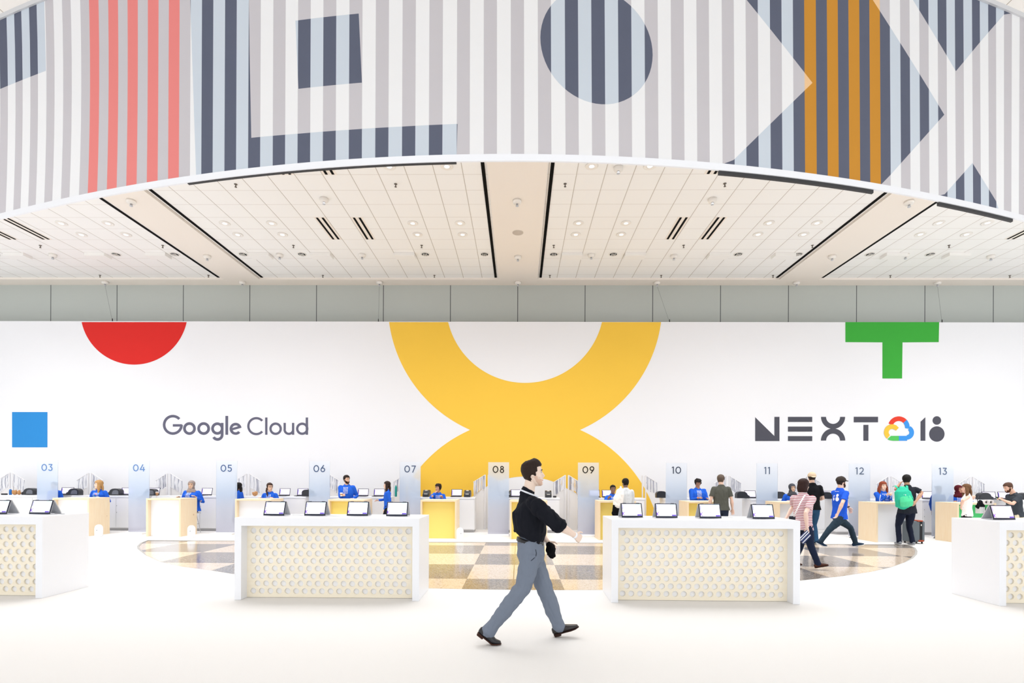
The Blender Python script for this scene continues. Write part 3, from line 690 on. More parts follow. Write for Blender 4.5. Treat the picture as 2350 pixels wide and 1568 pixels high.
# ---------------------------------------------------------------- numbered pillars
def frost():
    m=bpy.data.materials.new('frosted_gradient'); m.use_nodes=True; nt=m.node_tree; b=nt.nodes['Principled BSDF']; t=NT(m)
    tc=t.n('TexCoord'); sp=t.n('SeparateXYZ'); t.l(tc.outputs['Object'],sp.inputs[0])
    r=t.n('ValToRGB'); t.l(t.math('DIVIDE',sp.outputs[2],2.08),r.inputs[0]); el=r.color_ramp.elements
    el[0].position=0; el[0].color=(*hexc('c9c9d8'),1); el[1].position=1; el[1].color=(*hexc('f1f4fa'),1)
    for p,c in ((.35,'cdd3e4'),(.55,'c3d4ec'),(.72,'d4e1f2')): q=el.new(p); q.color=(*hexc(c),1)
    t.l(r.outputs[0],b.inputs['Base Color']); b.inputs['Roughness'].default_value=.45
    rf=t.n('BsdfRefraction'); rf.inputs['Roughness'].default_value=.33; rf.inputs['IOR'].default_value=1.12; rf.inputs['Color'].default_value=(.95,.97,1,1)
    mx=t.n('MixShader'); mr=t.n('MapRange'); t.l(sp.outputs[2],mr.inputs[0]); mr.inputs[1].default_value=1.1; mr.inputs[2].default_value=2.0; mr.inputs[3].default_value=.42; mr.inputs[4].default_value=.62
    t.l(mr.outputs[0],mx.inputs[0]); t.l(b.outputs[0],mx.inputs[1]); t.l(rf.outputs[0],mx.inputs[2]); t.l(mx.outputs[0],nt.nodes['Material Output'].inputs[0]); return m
FR=frost(); BASEW=mat('base_white','f8f7f7',.6,.2)
PC=[(109,'03','5f86bd'),(319,'04','5f86bd'),(520,'05','48628f'),(733,'06','46597c'),(941,'07','465672'),(1144,'08','201c1c'),(1350,'09','201c1c'),(1552,'10','3a4356'),(1760,'11','56657e'),(1972,'12','5a6880'),(2163,'13','5c6d8a')]  # tone shifts between numbers put the frosted panels' reflections into the colour
for px,num,colr in PC:
    p=aty(px,1150,14.8); e=empty('number_pillar',(p.x,14.8,0),0,'tall frosted translucent panel numbered '+num,'numbered pillar','frosted numbered panels behind the check-in counters')
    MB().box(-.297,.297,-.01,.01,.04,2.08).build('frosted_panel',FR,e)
    MB().box(-.31,.31,-.3,.1,0,.04).build('base_plate',BASEW,e,bevel=.003)
    sheen_ink=mat('sheen_ink_'+num,colr,.5,.2); sz=.2; ps=[];ox=0
    for d in num: s_,ad=digit(d,ox); ps+=s_; ox+=ad
    ox-=.14
    mb=MB()
    for k_,P in enumerate(ps): mb.poly(P,lambda u,v,w_,o_=k_*.0006:V(((u-ox/2)*sz*1.0,-.0125-o_-w_,1.975-v*sz)),.002)
    mb.build('number',sheen_ink,e)
    if num in('12','13'):
        MB().add([(-.36,-.2,0),(-.16,-.2,0),(-.36,-.12,0),(-.16,-.12,0),(-.26,-.2,.11),(-.26,-.12,.11)],[(0,1,4),(2,5,3),(0,4,5,2),(1,3,5,4),(0,2,3,1)]).build('bracket',MIDGREY,e)
for px,py,l_ in ((222.5,1232,'beside the birch side of the counter right of pillar 03'),(436,1234,'under the woman in the taupe headscarf'),(1055,1240,'right of the yellow counter of bay 07')):
    p=atz(px,py); e=empty('canister',(p.x,p.y+.06,0),0,'small white dome-topped canister '+l_,'canister','white dome-topped canisters on the floor')
    MB().lathe((0,0,0),[(.085,0),(.093,.01),(.094,.21),(.09,.25),(.072,.29),(.04,.315),(.01,.32)],24).build('shell',mat('canister_white','f8f8fb',.35,.4),e,True)
    MB().box(.03,.045,-.12,-.108,.17,.185).build('button',DKGREY,e)
p=aty(1362,1222,15.2); e=empty('canister',(p.x,15.2,0),0,'small white dome-topped canister seen through frosted panel 09','canister','white dome-topped canisters on the floor')
MB().lathe((0,0,0),[(.085,0),(.093,.01),(.094,.21),(.09,.25),(.072,.29),(.04,.315),(.01,.32)],24).build('shell',mat('canister_lilac','b9bde8',.35,.4),e,True)
# small things
def cup(p,label,m=None,lid=True):
    e=empty('coffee_cup',p,0,label,'cup')
    MB().lathe((0,0,0),[(.028,0),(.04,.1)],18).build('cup_body',m or mat('cup_brown','c79a74',.7,.2),e,True)
    if lid: MB().lathe((0,0,.1),[(.043,0),(.043,.012),(.036,.02)],18).build('lid',mat('lid_white','f7f5f2',.4,.3),e,True)
    MB().lathe((0,0,.035),[(.034,0),(.039,.035)],18).build('sleeve',mat('sleeve_kraft','b98a63',.8,.1),e,True)
p=aty(360.5,1140,15.6); cup((p.x,15.6,CT),'takeaway coffee cup with white lid on the rear counter right of pillar 04')
p=aty(1273,1141,15.7); tag(MB().box(-.05,.05,-.03,.03,0,.05).build('card_reader',BLACKP,None,False,(p.x,15.7,CT),bevel=.01),'small black device on the rear counter left of pillar 09','device')
p=aty(10,1138,15.7); tag(MB().box(-.07,.07,-.04,.04,0,.045).build('card_reader',BLACKP,None,False,(p.x,15.7,CT),bevel=.01),'small black device on the rear counter at the left photo edge','device')
for px,col,l_ in ((24,'2c6db5','small blue bottle on the rear counter at the left photo edge'),(908.5,'1d8f86','tall slim teal bottle on the rear counter left of pillar 07')):
    h=.2 if px<100 else .4; p=aty(px,1140,15.8)
    e=empty('bottle',(p.x,15.8,CT),0,l_,'bottle')
    MB().lathe((0,0,0),[(.03,0),(.035,.01),(.035,h*.7),(.015,h*.85)],16).build('bottle_body',mat('b_'+col,col,.4,.3),e,True)
    MB().lathe((0,0,h*.85),[(.016,0),(.016,h*.15)],12).build('cap',mat('cap_pale','e8e8e8',.5,.3),e,True)
for px,l_ in ((34,'crumpled brown paper on the rear counter at the left photo edge'),(44,'smaller crumpled brown paper beside it, left photo edge'),(585,'crumpled brown paper on the rear counter right of pillar 05')):
    p=aty(px,1138,15.7); m_=MB(); rnd=random.Random(px)
    for i in range(7): m_.box(-.05+rnd.uniform(-.04,.04),.0+rnd.uniform(-.03,.04),-.03,.03,0,rnd.uniform(.06,.16))
    m_=MB(); m_.ball((0,0,.07),(.08 if px!=44 else .05,.05,.07),10,7)
    for i,v in enumerate(m_.v): m_.v[i]=v*(1+.35*noise.noise(v*22+V((px,0,0))))
    tag(m_.build('crumpled_paper',mat('kraft_paper','b98a5e',.85,.1),None,False,(p.x,15.7,CT)),l_,'paper')
def sheet(px,py,y,z,w_,d_,label,rz=.1):
    p=aty(px,py,y); tag(MB().box(-w_/2,w_/2,-d_/2,d_/2,0,.006).build('paper_stack',mat('paper_white','fbfbfb',.7,.2),None,False,(p.x,y,z),rz),label,'papers')
sheet(482,1141,15.75,CT,.24,.2,'white papers on the rear counter right of the woman in the taupe headscarf')
sheet(1592,1150,14.1,1.036,.3,.22,'white papers on the counter before the man in blue right of pillar 10')
sheet(815,1149,14.2,1.036,.3,.2,'white papers on the counter before the bearded man')
# stool
STW=mat('stool_seat','efe9e6',.5,.3)
def stool(x,y,h,label):
    e=empty('bar_stool',(x,y,0),0,label,'stool','wire-legged bar stools behind the counters')
    MB().lathe((0,0,h-.035),[(.02,0),(.17,.005),(.185,.02),(.17,.035),(.02,.03)],24).build('seat',STW,e,True)
    for i in range(4):
        a=PI/4+i*PI/2; MB().tube((.11*math.cos(a),.11*math.sin(a),h-.035),(.22*math.cos(a),.22*math.sin(a),0),.008,8).build('leg',CHROME,e,True)
    m_=MB(); P=[V((.18*math.cos(PI/4+i*PI/2),.18*math.sin(PI/4+i*PI/2),.26)) for i in range(4)]
    for i in range(4): m_.tube(P[i],P[(i+1)%4],.007,8)
    m_.build('foot_ring',CHROME,e,True); return e
# ---------------------------------------------------------------- people
def remesh(o,vox,sm=2,noise_amp=0.,freq=9.,stretch=(1,1,.45),subdiv=0):
    md=o.modifiers.new('r','REMESH'); md.mode='VOXEL'; md.voxel_size=vox; md.use_smooth_shade=True
    if sm: s=o.modifiers.new('s','SMOOTH'); s.factor=.5; s.iterations=sm
    dg=bpy.context.evaluated_depsgraph_get(); ev=o.evaluated_get(dg); me=bpy.data.meshes.new_from_object(ev); old=o.data; 
    o.modifiers.clear(); nm=old.name; o.data=me; me.name=nm; bpy.data.meshes.remove(old)
    if not len(me.materials): pass
    me.polygons.foreach_set('use_smooth',[True]*len(me.polygons))
    if noise_amp:
        n_=len(me.vertices); cs=[0.]*(3*n_); me.vertices.foreach_get('co',cs); ns=[0.]*(3*n_); me.vertex_normals.foreach_get('vector',ns)
        for i in range(n_):
            j=3*i; q=V((cs[j]*stretch[0],cs[j+1]*stretch[1],cs[j+2]*stretch[2]))*freq
            f=((abs(noise.noise(q)+.5*noise.noise(q*2.3)))*2-.5)*noise_amp
            cs[j]+=ns[j]*f; cs[j+1]+=ns[j+1]*f; cs[j+2]+=ns[j+2]*f
        me.vertices.foreach_set('co',cs)
    me.update(); return o
def skinmat(c):
    r_=[min(255,int(int(c[i:i+2],16)+(255-int(c[i:i+2],16))*.22)) for i in (0,2,4)]; c='%02x%02x%02x'%tuple(r_)
    m=mat('skin_'+c,c,.5,.35); b=m.node_tree.nodes['Principled BSDF']; b.inputs['Subsurface Weight'].default_value=.0; return m
HT=[(-.122,.012,.066,-.03),(-.118,.026,.080,-.02),(-.108,.037,.088,-.005),(-.09,.050,.090,.02),(-.065,.060,.089,.05),(-.035,.067,.087,.078),(0,.073,.088,.094),(.03,.0765,.090,.101),(.06,.0755,.085,.101),(.088,.064,.068,.088),(.108,.043,.042,.062),(.119,.02,.016,.03),(.122,.004,.003,.006)]
def hsec(z):
    for a,b in zip(HT[:-1],HT[1:]):
        if a[0]<=z<=b[0]:
            u=(z-a[0])/(b[0]-a[0]); return [a[i]+(b[i]-a[i])*u for i in (1,2,3)]
    return list(HT[0][1:] if z<HT[0][0] else HT[-1][1:])
def hpt(az,z,off=0.):
    """az 0 = front, pi = back"""
    w,yf,yb=hsec(max(-.122,min(.122,z))); c=(yf-yb)/2; h=(yf+yb)/2
    cz=max(-.2,min(1,1)); x=(w+off)*math.sin(az); y=c+(h+off)*math.cos(az)
    zz=z+off*max(0,(z-.03)/.09)**1.5 if z>.03 else z
    return V((x,y,zz))
def headshell(mb,M4,zs,offn,n=28,cut=None):
    vs=[];fs=[]
    for z in zs:
        for k in range(n):
            az=2*PI*k/n; a2=az if az<=PI else az-2*PI
            vs.append(M4@hpt(az,z,offn(abs(a2),z,a2)))
    for i in range(len(zs)-1):
        for k in range(n): k2=(k+1)%n; fs.append((i*n+k,i*n+k2,(i+1)*n+k2,(i+1)*n+k))
    fs.append(tuple(range(n-1,-1,-1))); fs.append(tuple((len(zs)-1)*n+k for k in range(n)))
    mb.add(vs,fs)
ZS=[-.12+.242*i/26 for i in range(27)]
def smooth(x,a,b):
    u=max(0,min(1,(x-a)/(b-a))); return u*u*(3-2*u)
def hairline(az,front=.062,side=.0,back=-.085):
    d=math.degrees(az)
    if d<48: return front
    if d<78: return front+(side-.01-front)*smooth(d,48,78)
    if d<100: return side-.01
    return side-.01+(back-side+.01)*smooth(d,100,130)
def face(M4,par,skin,brow,lip,S,vox,hero=False,glasses=False,beard=None):
    e_w=mat('eye_white','d8cdc6',.3,.5); e_d=mat('eye_dark','2a1c16',.2,.6)
    m_=MB()
    for s_ in (-1,1):
        m_.ball(M4@V((s_*.031,.0775,.012)),tuple(S*x for x in (.0125,.008,.006)),10,6,M4.to_3x3().normalized())
    m_.build('eyes',e_w,par,True)
    m_=MB()
    for s_ in (-1,1): m_.ball(M4@V((s_*.031,.084,.012)),tuple(S*x for x in (.0065,.0035,.006)),8,5,M4.to_3x3().normalized())
    m_.build('irises',e_d,par,True)
    m_=MB()
    for s_ in (-1,1): m_.loft([M4@V((s_*.012,.090,.029)),M4@V((s_*.03,.0905,.034)),M4@V((s_*.048,.078,.028))],[.0035*S,.004*S,.0025*S],6)
    m_.build('eyebrows',mat('brow_'+brow,brow,.8,.1),par,True)
    MB().loft([M4@V((-.022,.085,-.068)),M4@V((0,.0925,-.066)),M4@V((.022,.085,-.068))],[(.003*S,.003*S),(.006*S,.0065*S),(.003*S,.003*S)],8).build('lips',mat('lip_'+lip,lip,.4,.4),par,True)
    if glasses:
        m_=MB()
        for s_ in (-1,1):
            for i in range(12):
                a,b=2*PI*i/12,2*PI*(i+1)/12; m_.tube(M4@V((s_*.032+.02*math.cos(a),.098,.008+.016*math.sin(a))),M4@V((s_*.032+.02*math.cos(b),.098,.008+.016*math.sin(b))),.0022*S,5)
            m_.tube(M4@V((s_*.052,.097,.012)),M4@V((s_*.078,-.005,.01)),.002*S,5)
        m_.tube(M4@V((-.012,.098,.01)),M4@V((.012,.098,.01)),.002*S,5); m_.build('glasses',BLACKP,par)
def hand(mb,W,d,side,S,curl=.5,spread=1.,closed=False):
    """W wrist, d direction, side = unit toward the thumb, palm faces n"""
    d=V(d).normalized(); side=V(side); side=(side-d*side.dot(d)).normalized(); n=d.cross(side).normalized()
    mb.loft([W-d*.01*S,W+d*.03*S,W+d*.085*S],[(.027*S,.02*S),(.038*S,.0175*S),(.042*S,.0145*S)],12,right=side)
    K=W+d*.084*S
    for i,(o,L) in enumerate(((.033,.068),(.011,.076),(-.011,.071),(-.032,.056))):
        p=K+side*o*S*spread; q=[p-d*.02*S]; dd=d.copy(); 
        c=curl*(1+.08*i)
        for sg in (.45,.32,.25):
            dd=(Matrix.Rotation(c*(.75),3,side)@dd) ; p=p+dd*L*sg*S; q.append(p)
        mb.loft(q,[.0085*S,.0085*S,.0078*S,.0068*S],8)
    t0=W+d*.022*S+side*.03*S; t1=t0+(d*.55+side*.6+n*.0).normalized()*.036*S; t2=t1+(d*.85+side*.15).normalized()*.032*S
    mb.loft([t0-side*.012*S,t0,t1,t2],[.013*S,.012*S,.0095*S,.008*S],8)
def ik(a,b,l1,l2,pole):
    ab=b-a; D=ab.length; D2=min(D,(l1+l2)*.999); u=ab.normalized(); pole=V(pole); pn=(pole-u*pole.dot(u)).normalized()
    x=(l1*l1-l2*l2+D2*D2)/(2*D2); h=math.sqrt(max(0,l1*l1-x*x)); return a+u*x+pn*h
SIT=[]
def person(loc,rz,label,H=1.7,sit=None,lean=0.,bulk=1.,depth=1.,skin='e0b090',hair=('short','2a1d18'),top=('long','2460cf'),pants='1c2230',shoes='20222a',
           head=(0,0),rw=None,lw=None,rel=None,lel=None,ra=None,la=None,rk=None,lk=None,pel=None,neck=None,hc=None,curl=.5,sho=None,
           beard=None,glasses=False,logo=None,brow=None,lip='b06a5c',vox=.008,hero=False,feet=None,rol=0.,bust=0.,shirt_len=.0,handdir=None,fold=.006,sleeve_r=1.):
    S=H/1.75; e=empty('person',(loc[0],loc[1],0),rz,label,'person')
    sk=skinmat(skin); hz=.92*S if sit is None else sit
    P=V(pel) if pel else V((0,0,hz)); L=math.radians(lean)
    up=V((math.sin(math.radians(rol)),math.sin(L),math.cos(L))).normalized()
    NB=V(neck) if neck else P+up*.57*S
    up=(NB-P).normalized(); TL=(NB-P).length/.57/S
    rt=V((1,0,0)); fwd_=up.cross(rt)*-1; fwd_=rt.cross(up)*-1 if False else up.cross(rt); fwd_=-fwd_ if fwd_.y<0 else fwd_
    shw=.168*S*(.5+.5*bulk)
    SB=P+up*.48*S*TL; Rs=SB+rt*shw; Ls=SB-rt*shw
    if sho: Rs,Ls=V(sho[0]),V(sho[1])
    yaw,pit=math.radians(head[0]),math.radians(head[1])
    HC=V(hc) if hc else NB+up*.075*S+V((0,.025*S,.07*S))
    Mh=Matrix.Translation(HC)@Matrix.Rotation(yaw,4,'Z')@Matrix.Rotation(-pit,4,'X')@Matrix.Diagonal((S*1.0,S*1.0,S*1.0,1))
    ua,fa=.29*S,.255*S
    dr=V((shw+.07*S,.05*S,P.z+.0*S)); 
    RW=V(rw) if rw else V((shw+.09*S,.06*S,SB.z-.52*S)); LW=V(lw) if lw else V((-shw-.09*S,.06*S,SB.z-.52*S))
    RE=V(rel) if rel else ik(Rs,RW,ua,fa,(.35,-.5,-.9)); LE=V(lel) if lel else ik(Ls,LW,ua,fa,(-.35,-.5,-.9))
    hs=.088*S*(.5+.5*bulk); Rh=P+rt*hs-up*.03*S; Lh=P-rt*hs-up*.03*S
    if sit is not None:
        RA=V(ra) if ra else V((hs+.02,.34*S,.30)); LA=V(la) if la else V((-hs-.02,.34*S,.30)); kp=(0,.7,.9)
    else:
        RA=V(ra) if ra else V((hs+.015,0,.085*S)); LA=V(la) if la else V((-hs-.015,0,.085*S)); kp=(0,1,.1)
    RK=V(rk) if rk else ik(Rh,RA,.435*S,.41*S,kp); LK=V(lk) if lk else ik(Lh,LA,.435*S,.41*S,kp)
    # ---- body (one skin)
    b=MB()
    b.loft([P-up*.05*S,P+up*.1*S,P+up*.3*S*TL,P+up*.45*S*TL,SB+up*.02*S,NB],[(.12*S,.085*S),(.11*S,.08*S),(.125*S,.085*S),(.135*S,.085*S),(.1*S,.065*S),(.058*S*(.6+.4*bulk),.055*S)],16,right=rt)
    nk=.054*S*(.6+.4*bulk)
    b.loft([NB-up*.04*S,NB+(HC-NB)*.35,HC+Mh.to_3x3()@V((0,-.02,-.05))],[nk*1.15,nk,nk*.95],14,right=rt)
    headshell(b,Mh,ZS,lambda a,z,s:0.)
    M3=Mh.to_3x3().normalized()
    b.loft([Mh@V((0,.080,.022)),Mh@V((0,.094,-.002)),Mh@V((0,.108,-.028)),Mh@V((0,.092,-.045))],[(.008*S,.006*S),(.0095*S,.009*S),(.0145*S,.011*S),(.011*S,.006*S)],10,right=M3@V((1,0,0)))
    b.ball(Mh@V((0,.078,-.1)),(.022*S,.018*S,.018*S),10,6,M3); b.ball(Mh@V((0,.082,-.068)),(.024*S,.012*S,.016*S),10,6,M3)
    b.ball(Mh@V((-.031,.072,.034)),(.02*S,.014*S,.009*S),8,6,M3); b.ball(Mh@V((.031,.072,.034)),(.02*S,.014*S,.009*S),8,6,M3)
    for s_ in (-1,1):
        b.ball(Mh@V((s_*.074,-.008,-.004)),(.008*S,.019*S,.031*S),10,8,M3); b.ball(Mh@V((s_*.05,.055,-.03)),(.018*S,.02*S,.022*S),8,6,M3)
    for (s0,e0,w0,sg) in ((Rs,RE,RW,1),(Ls,LE,LW,-1)):
        b.loft([s0-rt*sg*.03*S,s0.lerp(e0,.3),e0,e0.lerp(w0,.3),e0.lerp(w0,.75),w0],[.046*S*bulk**.5,.046*S*bulk**.5,.037*S,.041*S*bulk**.5,.030*S,.026*S],12)
        d=(w0-e0).normalized()
        th=V((-sg*1.,.25,.15)) if d.z<-.5 else V((-sg*.9,.2,.5))
        if handdir and sg in handdir: th=V(handdir[sg])
        hand(b,w0,d,th,S,curl*(-1 if False else 1)*(1 if (d.cross((th-d*th.dot(d)).normalized())).dot(V((sg,0,0)))>0 else -1))
    for (h0,k0,a0) in ((Rh,RK,RA),(Lh,LK,LA)):
        b.loft([h0,h0.lerp(k0,.5),k0,k0.lerp(a0,.35),a0],[.07*S,.062*S,.048*S,.046*S,.034*S],12)
    o=b.build('body',sk,e); remesh(o,vox,1)
    face(Mh,e,skin,brow or hair[1],lip,S,vox,hero,glasses)
    # ---- hair
    st,hcOL=hair[:2]; hm=mat('hair_'+hcOL,hcOL,.65,.25,bump=.3,bscale=140,var=.3,vscale=60); h=MB()
    def hoff(th_,fr=.062,sd=.0,bk=-.085,lim=.012):
        return lambda a,z,s:(-.014+(th_+.014)*smooth(z-hairline(a,fr,sd,bk),-lim,lim)) if True else 0
    extra=None
    if st in('short','buzz','bald_top'):
        headshell(h,Mh,ZS,hoff(.010 if st=='buzz' else .016))
    elif st=='pomp':
        headshell(h,Mh,ZS,lambda a,z,s:(-.014+(.014+.013+.013*smooth(z,.05,.12)*smooth(PI-a,.6,2.4))*smooth(z-hairline(a,.068,-.012,-.088),-.010,.010)))
    elif st in('long','longwavy','tied','bun','curly','bob'):
        headshell(h,Mh,ZS,hoff(.018 if st!='tied' else .010,.055,-.04,-.1))
        if st=='bun':
            for i in range(26):
                r_=random.Random(i); h.ball(Mh@V((r_.uniform(-.055,.055),-.03+r_.uniform(-.07,.045),.085+r_.uniform(-.03,.035))),.026*S,8,6)
        if st=='tied': h.loft([Mh@V((.05,-.06,-.04)),Mh@V((.085,-.02,-.12)),Mh@V((.09,.05,-.2)),Mh@V((.085,.07,-.27))],[.03*S,.028*S,.024*S,.012*S],10)
        if st in('long','longwavy'):
            w_=1.25 if st=='longwavy' else 1.
            h.loft([Mh@V((0,-.06,.04)),Mh@V((0,-.085,-.08)),Mh@V((0,-.085,-.17)),Mh@V((0,-.08,-.27))],[(.07*S,.04*S),(.085*S*w_,.04*S),(.09*S*w_,.035*S),(.06*S,.02*S)],14,right=M3@V((1,0,0)))
            for s_ in (-1,1): h.loft([Mh@V((s_*.062,.02,.05)),Mh@V((s_*.082*w_,.01,-.04)),Mh@V((s_*.088*w_,.015,-.13)),Mh@V((s_*.09*w_,.03,-.24))],[(.02*S,.04*S),(.022*S,.045*S),(.024*S*w_,.042*S),(.016*S,.02*S)],10,right=M3@V((1,0,0)))
        if st=='bob':
            h.loft([Mh@V((0,-.04,.03)),Mh@V((0,-.045,-.05)),Mh@V((0,-.03,-.115))],[(.088*S,.075*S),(.1*S,.08*S),(.09*S,.065*S)],18,right=M3@V((1,0,0)))
        if st=='curly':
            for i in range(40):
                r_=random.Random(i); a=r_.uniform(-1.9,1.9)+PI; h.ball(Mh@hpt(a,r_.uniform(.0,.11),.010),.024*S,8,6)
    elif st=='hijab':
        headshell(h,Mh,ZS,lambda a,z,s:(-.016+.032*smooth(max(math.degrees(a)-(46 if z>-.05 else 40),(z-.058)*1400,(-z-.098)*1400),-6,6)))
        h.loft([Mh@V((0,-.025,-.075)),Mh@V((0,-.01,-.14)),NB+V((0,.02,.0)),NB-up*.07*S+V((0,.03,0))],[(.075*S,.082*S),(.085*S,.09*S),(.115*S,.1*S),(.15*S,.1*S)],18,right=rt)
        h.loft([Mh@V((.06,.04,-.1)),Mh@V((0,.075,-.15)),Mh@V((-.06,.07,-.19))],[.03*S,.034*S,.03*S],10)
    elif st=='cap' or st=='capback':
        headshell(h,Mh,ZS,hoff(.008,.02,-.02,-.085))
        c=MB()
        headshell(c,Mh,[z for z in ZS if z>.028],lambda a,z,s:.019)
        if st=='cap': c.loft([Mh@V((0,.09,.045)),Mh@V((0,.13,.042)),Mh@V((0,.165,.03))],[(.062*S,.005*S),(.058*S,.005*S),(.03*S,.004*S)],12,right=M3@V((1,0,0)))
        else: c.loft([Mh@V((0,-.1,.04)),Mh@V((0,-.13,.03)),Mh@V((0,-.165,.018))],[(.06*S,.005*S),(.055*S,.005*S),(.03*S,.004*S)],12,right=M3@V((1,0,0)))
        c.ball(Mh@V((0,0,.142)),.008*S,8,5)
        co_=c.build('cap',mat('cap_'+hair[2],hair[2],.8,.15),e); remesh(co_,.005,2)
    if h.v:
        ho=h.build('headscarf' if st=='hijab' else 'hair',mat('scarf_'+hcOL,hcOL,.85,.1,var=.12,vscale=30) if st=='hijab' else hm,e)
        remesh(ho,.005 if not hero else .0035,1 if st!='hijab' else 2,.004 if st in('curly','longwavy','bun') else (.002 if st!='hijab' else .003),26)
    if beard:
        bb=MB(); lo=-.05
        headshell(bb,Mh,[z for z in ZS if z<.0],lambda a,z,s:(-.012+(.012+beard[1])*smooth(-(z+ (.078 if a<.42 else (.012 if a>.95 else .045)) ),-.008,.012)*(1-smooth(math.degrees(a),88,104))))
        bo=bb.build('beard',mat('beard_'+beard[0],beard[0],.8,.1,bump=.3,bscale=160),e); remesh(bo,.004,1,.0015,40)
    # ---- shirt
    ty,tc_=top[0],top[1]; tm=top[2] if len(top)>2 else mat('cloth_'+tc_,tc_,.8,.15,sheen=.0)
    s=MB(); B=bulk; D_=depth
    hem=-.07*S-shirt_len
    hw_=1.09 if shirt_len>-.05 else 1.
    sec=[(hem,.174*B*hw_,.12*D_*hw_,0),(.05*S,.162*B,.115*D_,0),(.17*S*TL,.155*B,.112*D_,.004),(.30*S*TL,.165*B,.12*D_+bust*.5,.008+bust*.3),(.40*S*TL,.176*B**.7,.118*D_+bust,.008+bust*.5),(.455*S*TL,.170*B**.5,.105*D_**.5,.0),(.495*S*TL,.148*B**.45,.088,-.004),(.53*S*TL,.112*B**.4,.078,-.006),(.555*S*TL,.086*B**.3,.071,-.006),(.57*S*TL,.078,.068,-.006),(.585*S*TL,.066,.062,-.004)]
    if shirt_len<-.1: sec=[(hem,.160*B,.112*D_,-.022)]+[q for q in sec if q[0]>hem+.03]
    s.loft([P+up*q[0]+fwd_*q[3] for q in sec],[(q[1]*S,q[2]*S) for q in sec],22,right=rt,cap=False)
    if ty!='tank':
        for (s0,e0,w0,sg) in ((Rs,RE,RW,1),(Ls,LE,LW,-1)):
            a_=s0-rt*sg*.05*S; k=sleeve_r*B**.45
            s.ball(s0-up*.004*S-rt*sg*.004*S,.0605*S*k,16,12); s.loft([SB+rt*sg*.05*S-up*.012*S,s0-rt*sg*.01*S],[.055*S,.058*S*k],14)
            if ty=='long': s.loft([s0,s0.lerp(e0,.2),s0.lerp(e0,.5),e0,e0.lerp(w0,.5),w0.lerp(e0,.1)],[.057*S*k,.060*S*k,.058*S*k,.052*S*k,.044*S*k,.037*S*k],14)
            elif ty=='short': s.loft([s0,s0.lerp(e0,.4),s0.lerp(e0,.72)],[.060*S*k,.060*S*k,.062*S*k],14,cap=False)
            elif ty=='rolled': s.loft([s0,s0.lerp(e0,.2),s0.lerp(e0,.5),e0,e0.lerp(w0,.12)],[.062*S*k,.070*S*k,.068*S*k,.062*S*k,.056*S*k],14,cap=False); s.loft([e0.lerp(w0,-.1),e0.lerp(w0,.13)],[.066*S*k,.063*S*k],16,cap=False)
    else:
        for s_ in (1,-1): s.loft([SB+rt*s_*.1*S-up*.1*S,SB+rt*s_*.085*S+up*.02*S],[(.05*S,.075*S),(.035*S,.055*S)],12,right=rt)
    so=s.build('shirt',tm,e); remesh(so,vox,2,fold*S,11,(1,1,.5))
    if logo:
        bv=BVHTree.FromPolygons([v.co.copy() for v in so.data.vertices],[tuple(p.vertices) for p in so.data.polygons])
        lm=mat('print_white','f6f8ff',.6,.2); pr=MB(); ym=1 if logo[0]!='back' else -1
        cen=P+up*.40*S*TL
        def dot(u,v,ru,rv,n=10):
            pts_=[]
            for i in range(n):
                a=2*PI*i/n+PI/n; o3=cen+rt*(u+ru*math.cos(a))+up*(v+rv*math.sin(a)); r_=bv.ray_cast(o3+fwd_*ym*.6,-fwd_*ym,1.)
                if r_[0] is None: return
                pts_.append(r_[0]+fwd_*ym*.004)
            pr.add(pts_,[tuple(range(n))])
        if logo[0]=='grid':
            for r in range(6):
                for c in range(4): dot((c-1.5)*.036*S,.075*S-r*.034*S,.0125*S,.0125*S,4 if (r+c)%3 else 8)
        elif logo[0]=='grid_colour':
            for r in range(5):
                for c in range(5):
                    if (r,c) in((1,2),(2,2),(2,3),(3,3)): continue
                    dot((c-2)*.036*S,.06*S-r*.034*S,.0125*S,.0125*S,4)
        elif logo[0]=='back':
            for i in range(6): dot((i-2.5)*.02*S,.12*S,.008*S,.009*S,4)
            m1=1
            dot(-.045*S,-.03*S,.03*S,.065*S,14); dot(.045*S,-.055*S,.042*S,.05*S,14); dot(.045*S,.03*S,.028*S,.034*S,12)
        if pr.v: pr.build('print',lm,e,recalc=False)
        if logo[0]=='grid_colour':
            pr=MB(); dot(-.01,.03,.02,.02,8); pr.build('print_patch',mat('patch_pink','f08a8a',.6,.2),e,recalc=False)
            pr=MB(); dot(.035,-.03,.02,.015,8); pr.build('print_patch',mat('patch_teal','8fe0d0',.6,.2),e,recalc=False)
    # ---- trousers
    p_=MB(); pm=mat('trousers_'+pants,pants,.8,.15) if isinstance(pants,str) else pants; q=B**.6
    bt=.115*S*D_**.5
    p_.loft([P-up*.1*S,P-up*.03*S,P+up*.06*S,P+up*.1*S],[(.13*S*q,bt*.9),(.168*S*q,bt),(.158*S*q,bt*.95),(.15*S*q,bt*.9)],20,right=rt)
    lr=1.25 if hero else 1.
    for (h0,k0,a0) in ((Rh,RK,RA),(Lh,LK,LA)):
        if feet=='shorts': p_.loft([h0,h0.lerp(k0,.45),h0.lerp(k0,.95)],[.095*S*q,.09*S*q,.088*S],16,cap=False)
        else: p_.loft([h0+up*.005*S,h0.lerp(k0,.45),k0,k0.lerp(a0,.4),k0.lerp(a0,.85),k0.lerp(a0,1.03)],[.091*S*q,.088*S*q*(1.06 if hero else 1),.064*S*lr,.060*S*lr,.054*S*(1.16 if hero else 1.),.056*S*(1.2 if hero else 1.)],16)
    po=p_.build('trousers',pm,e); remesh(po,vox,2,fold*.8*S,10,(1,1,.6))
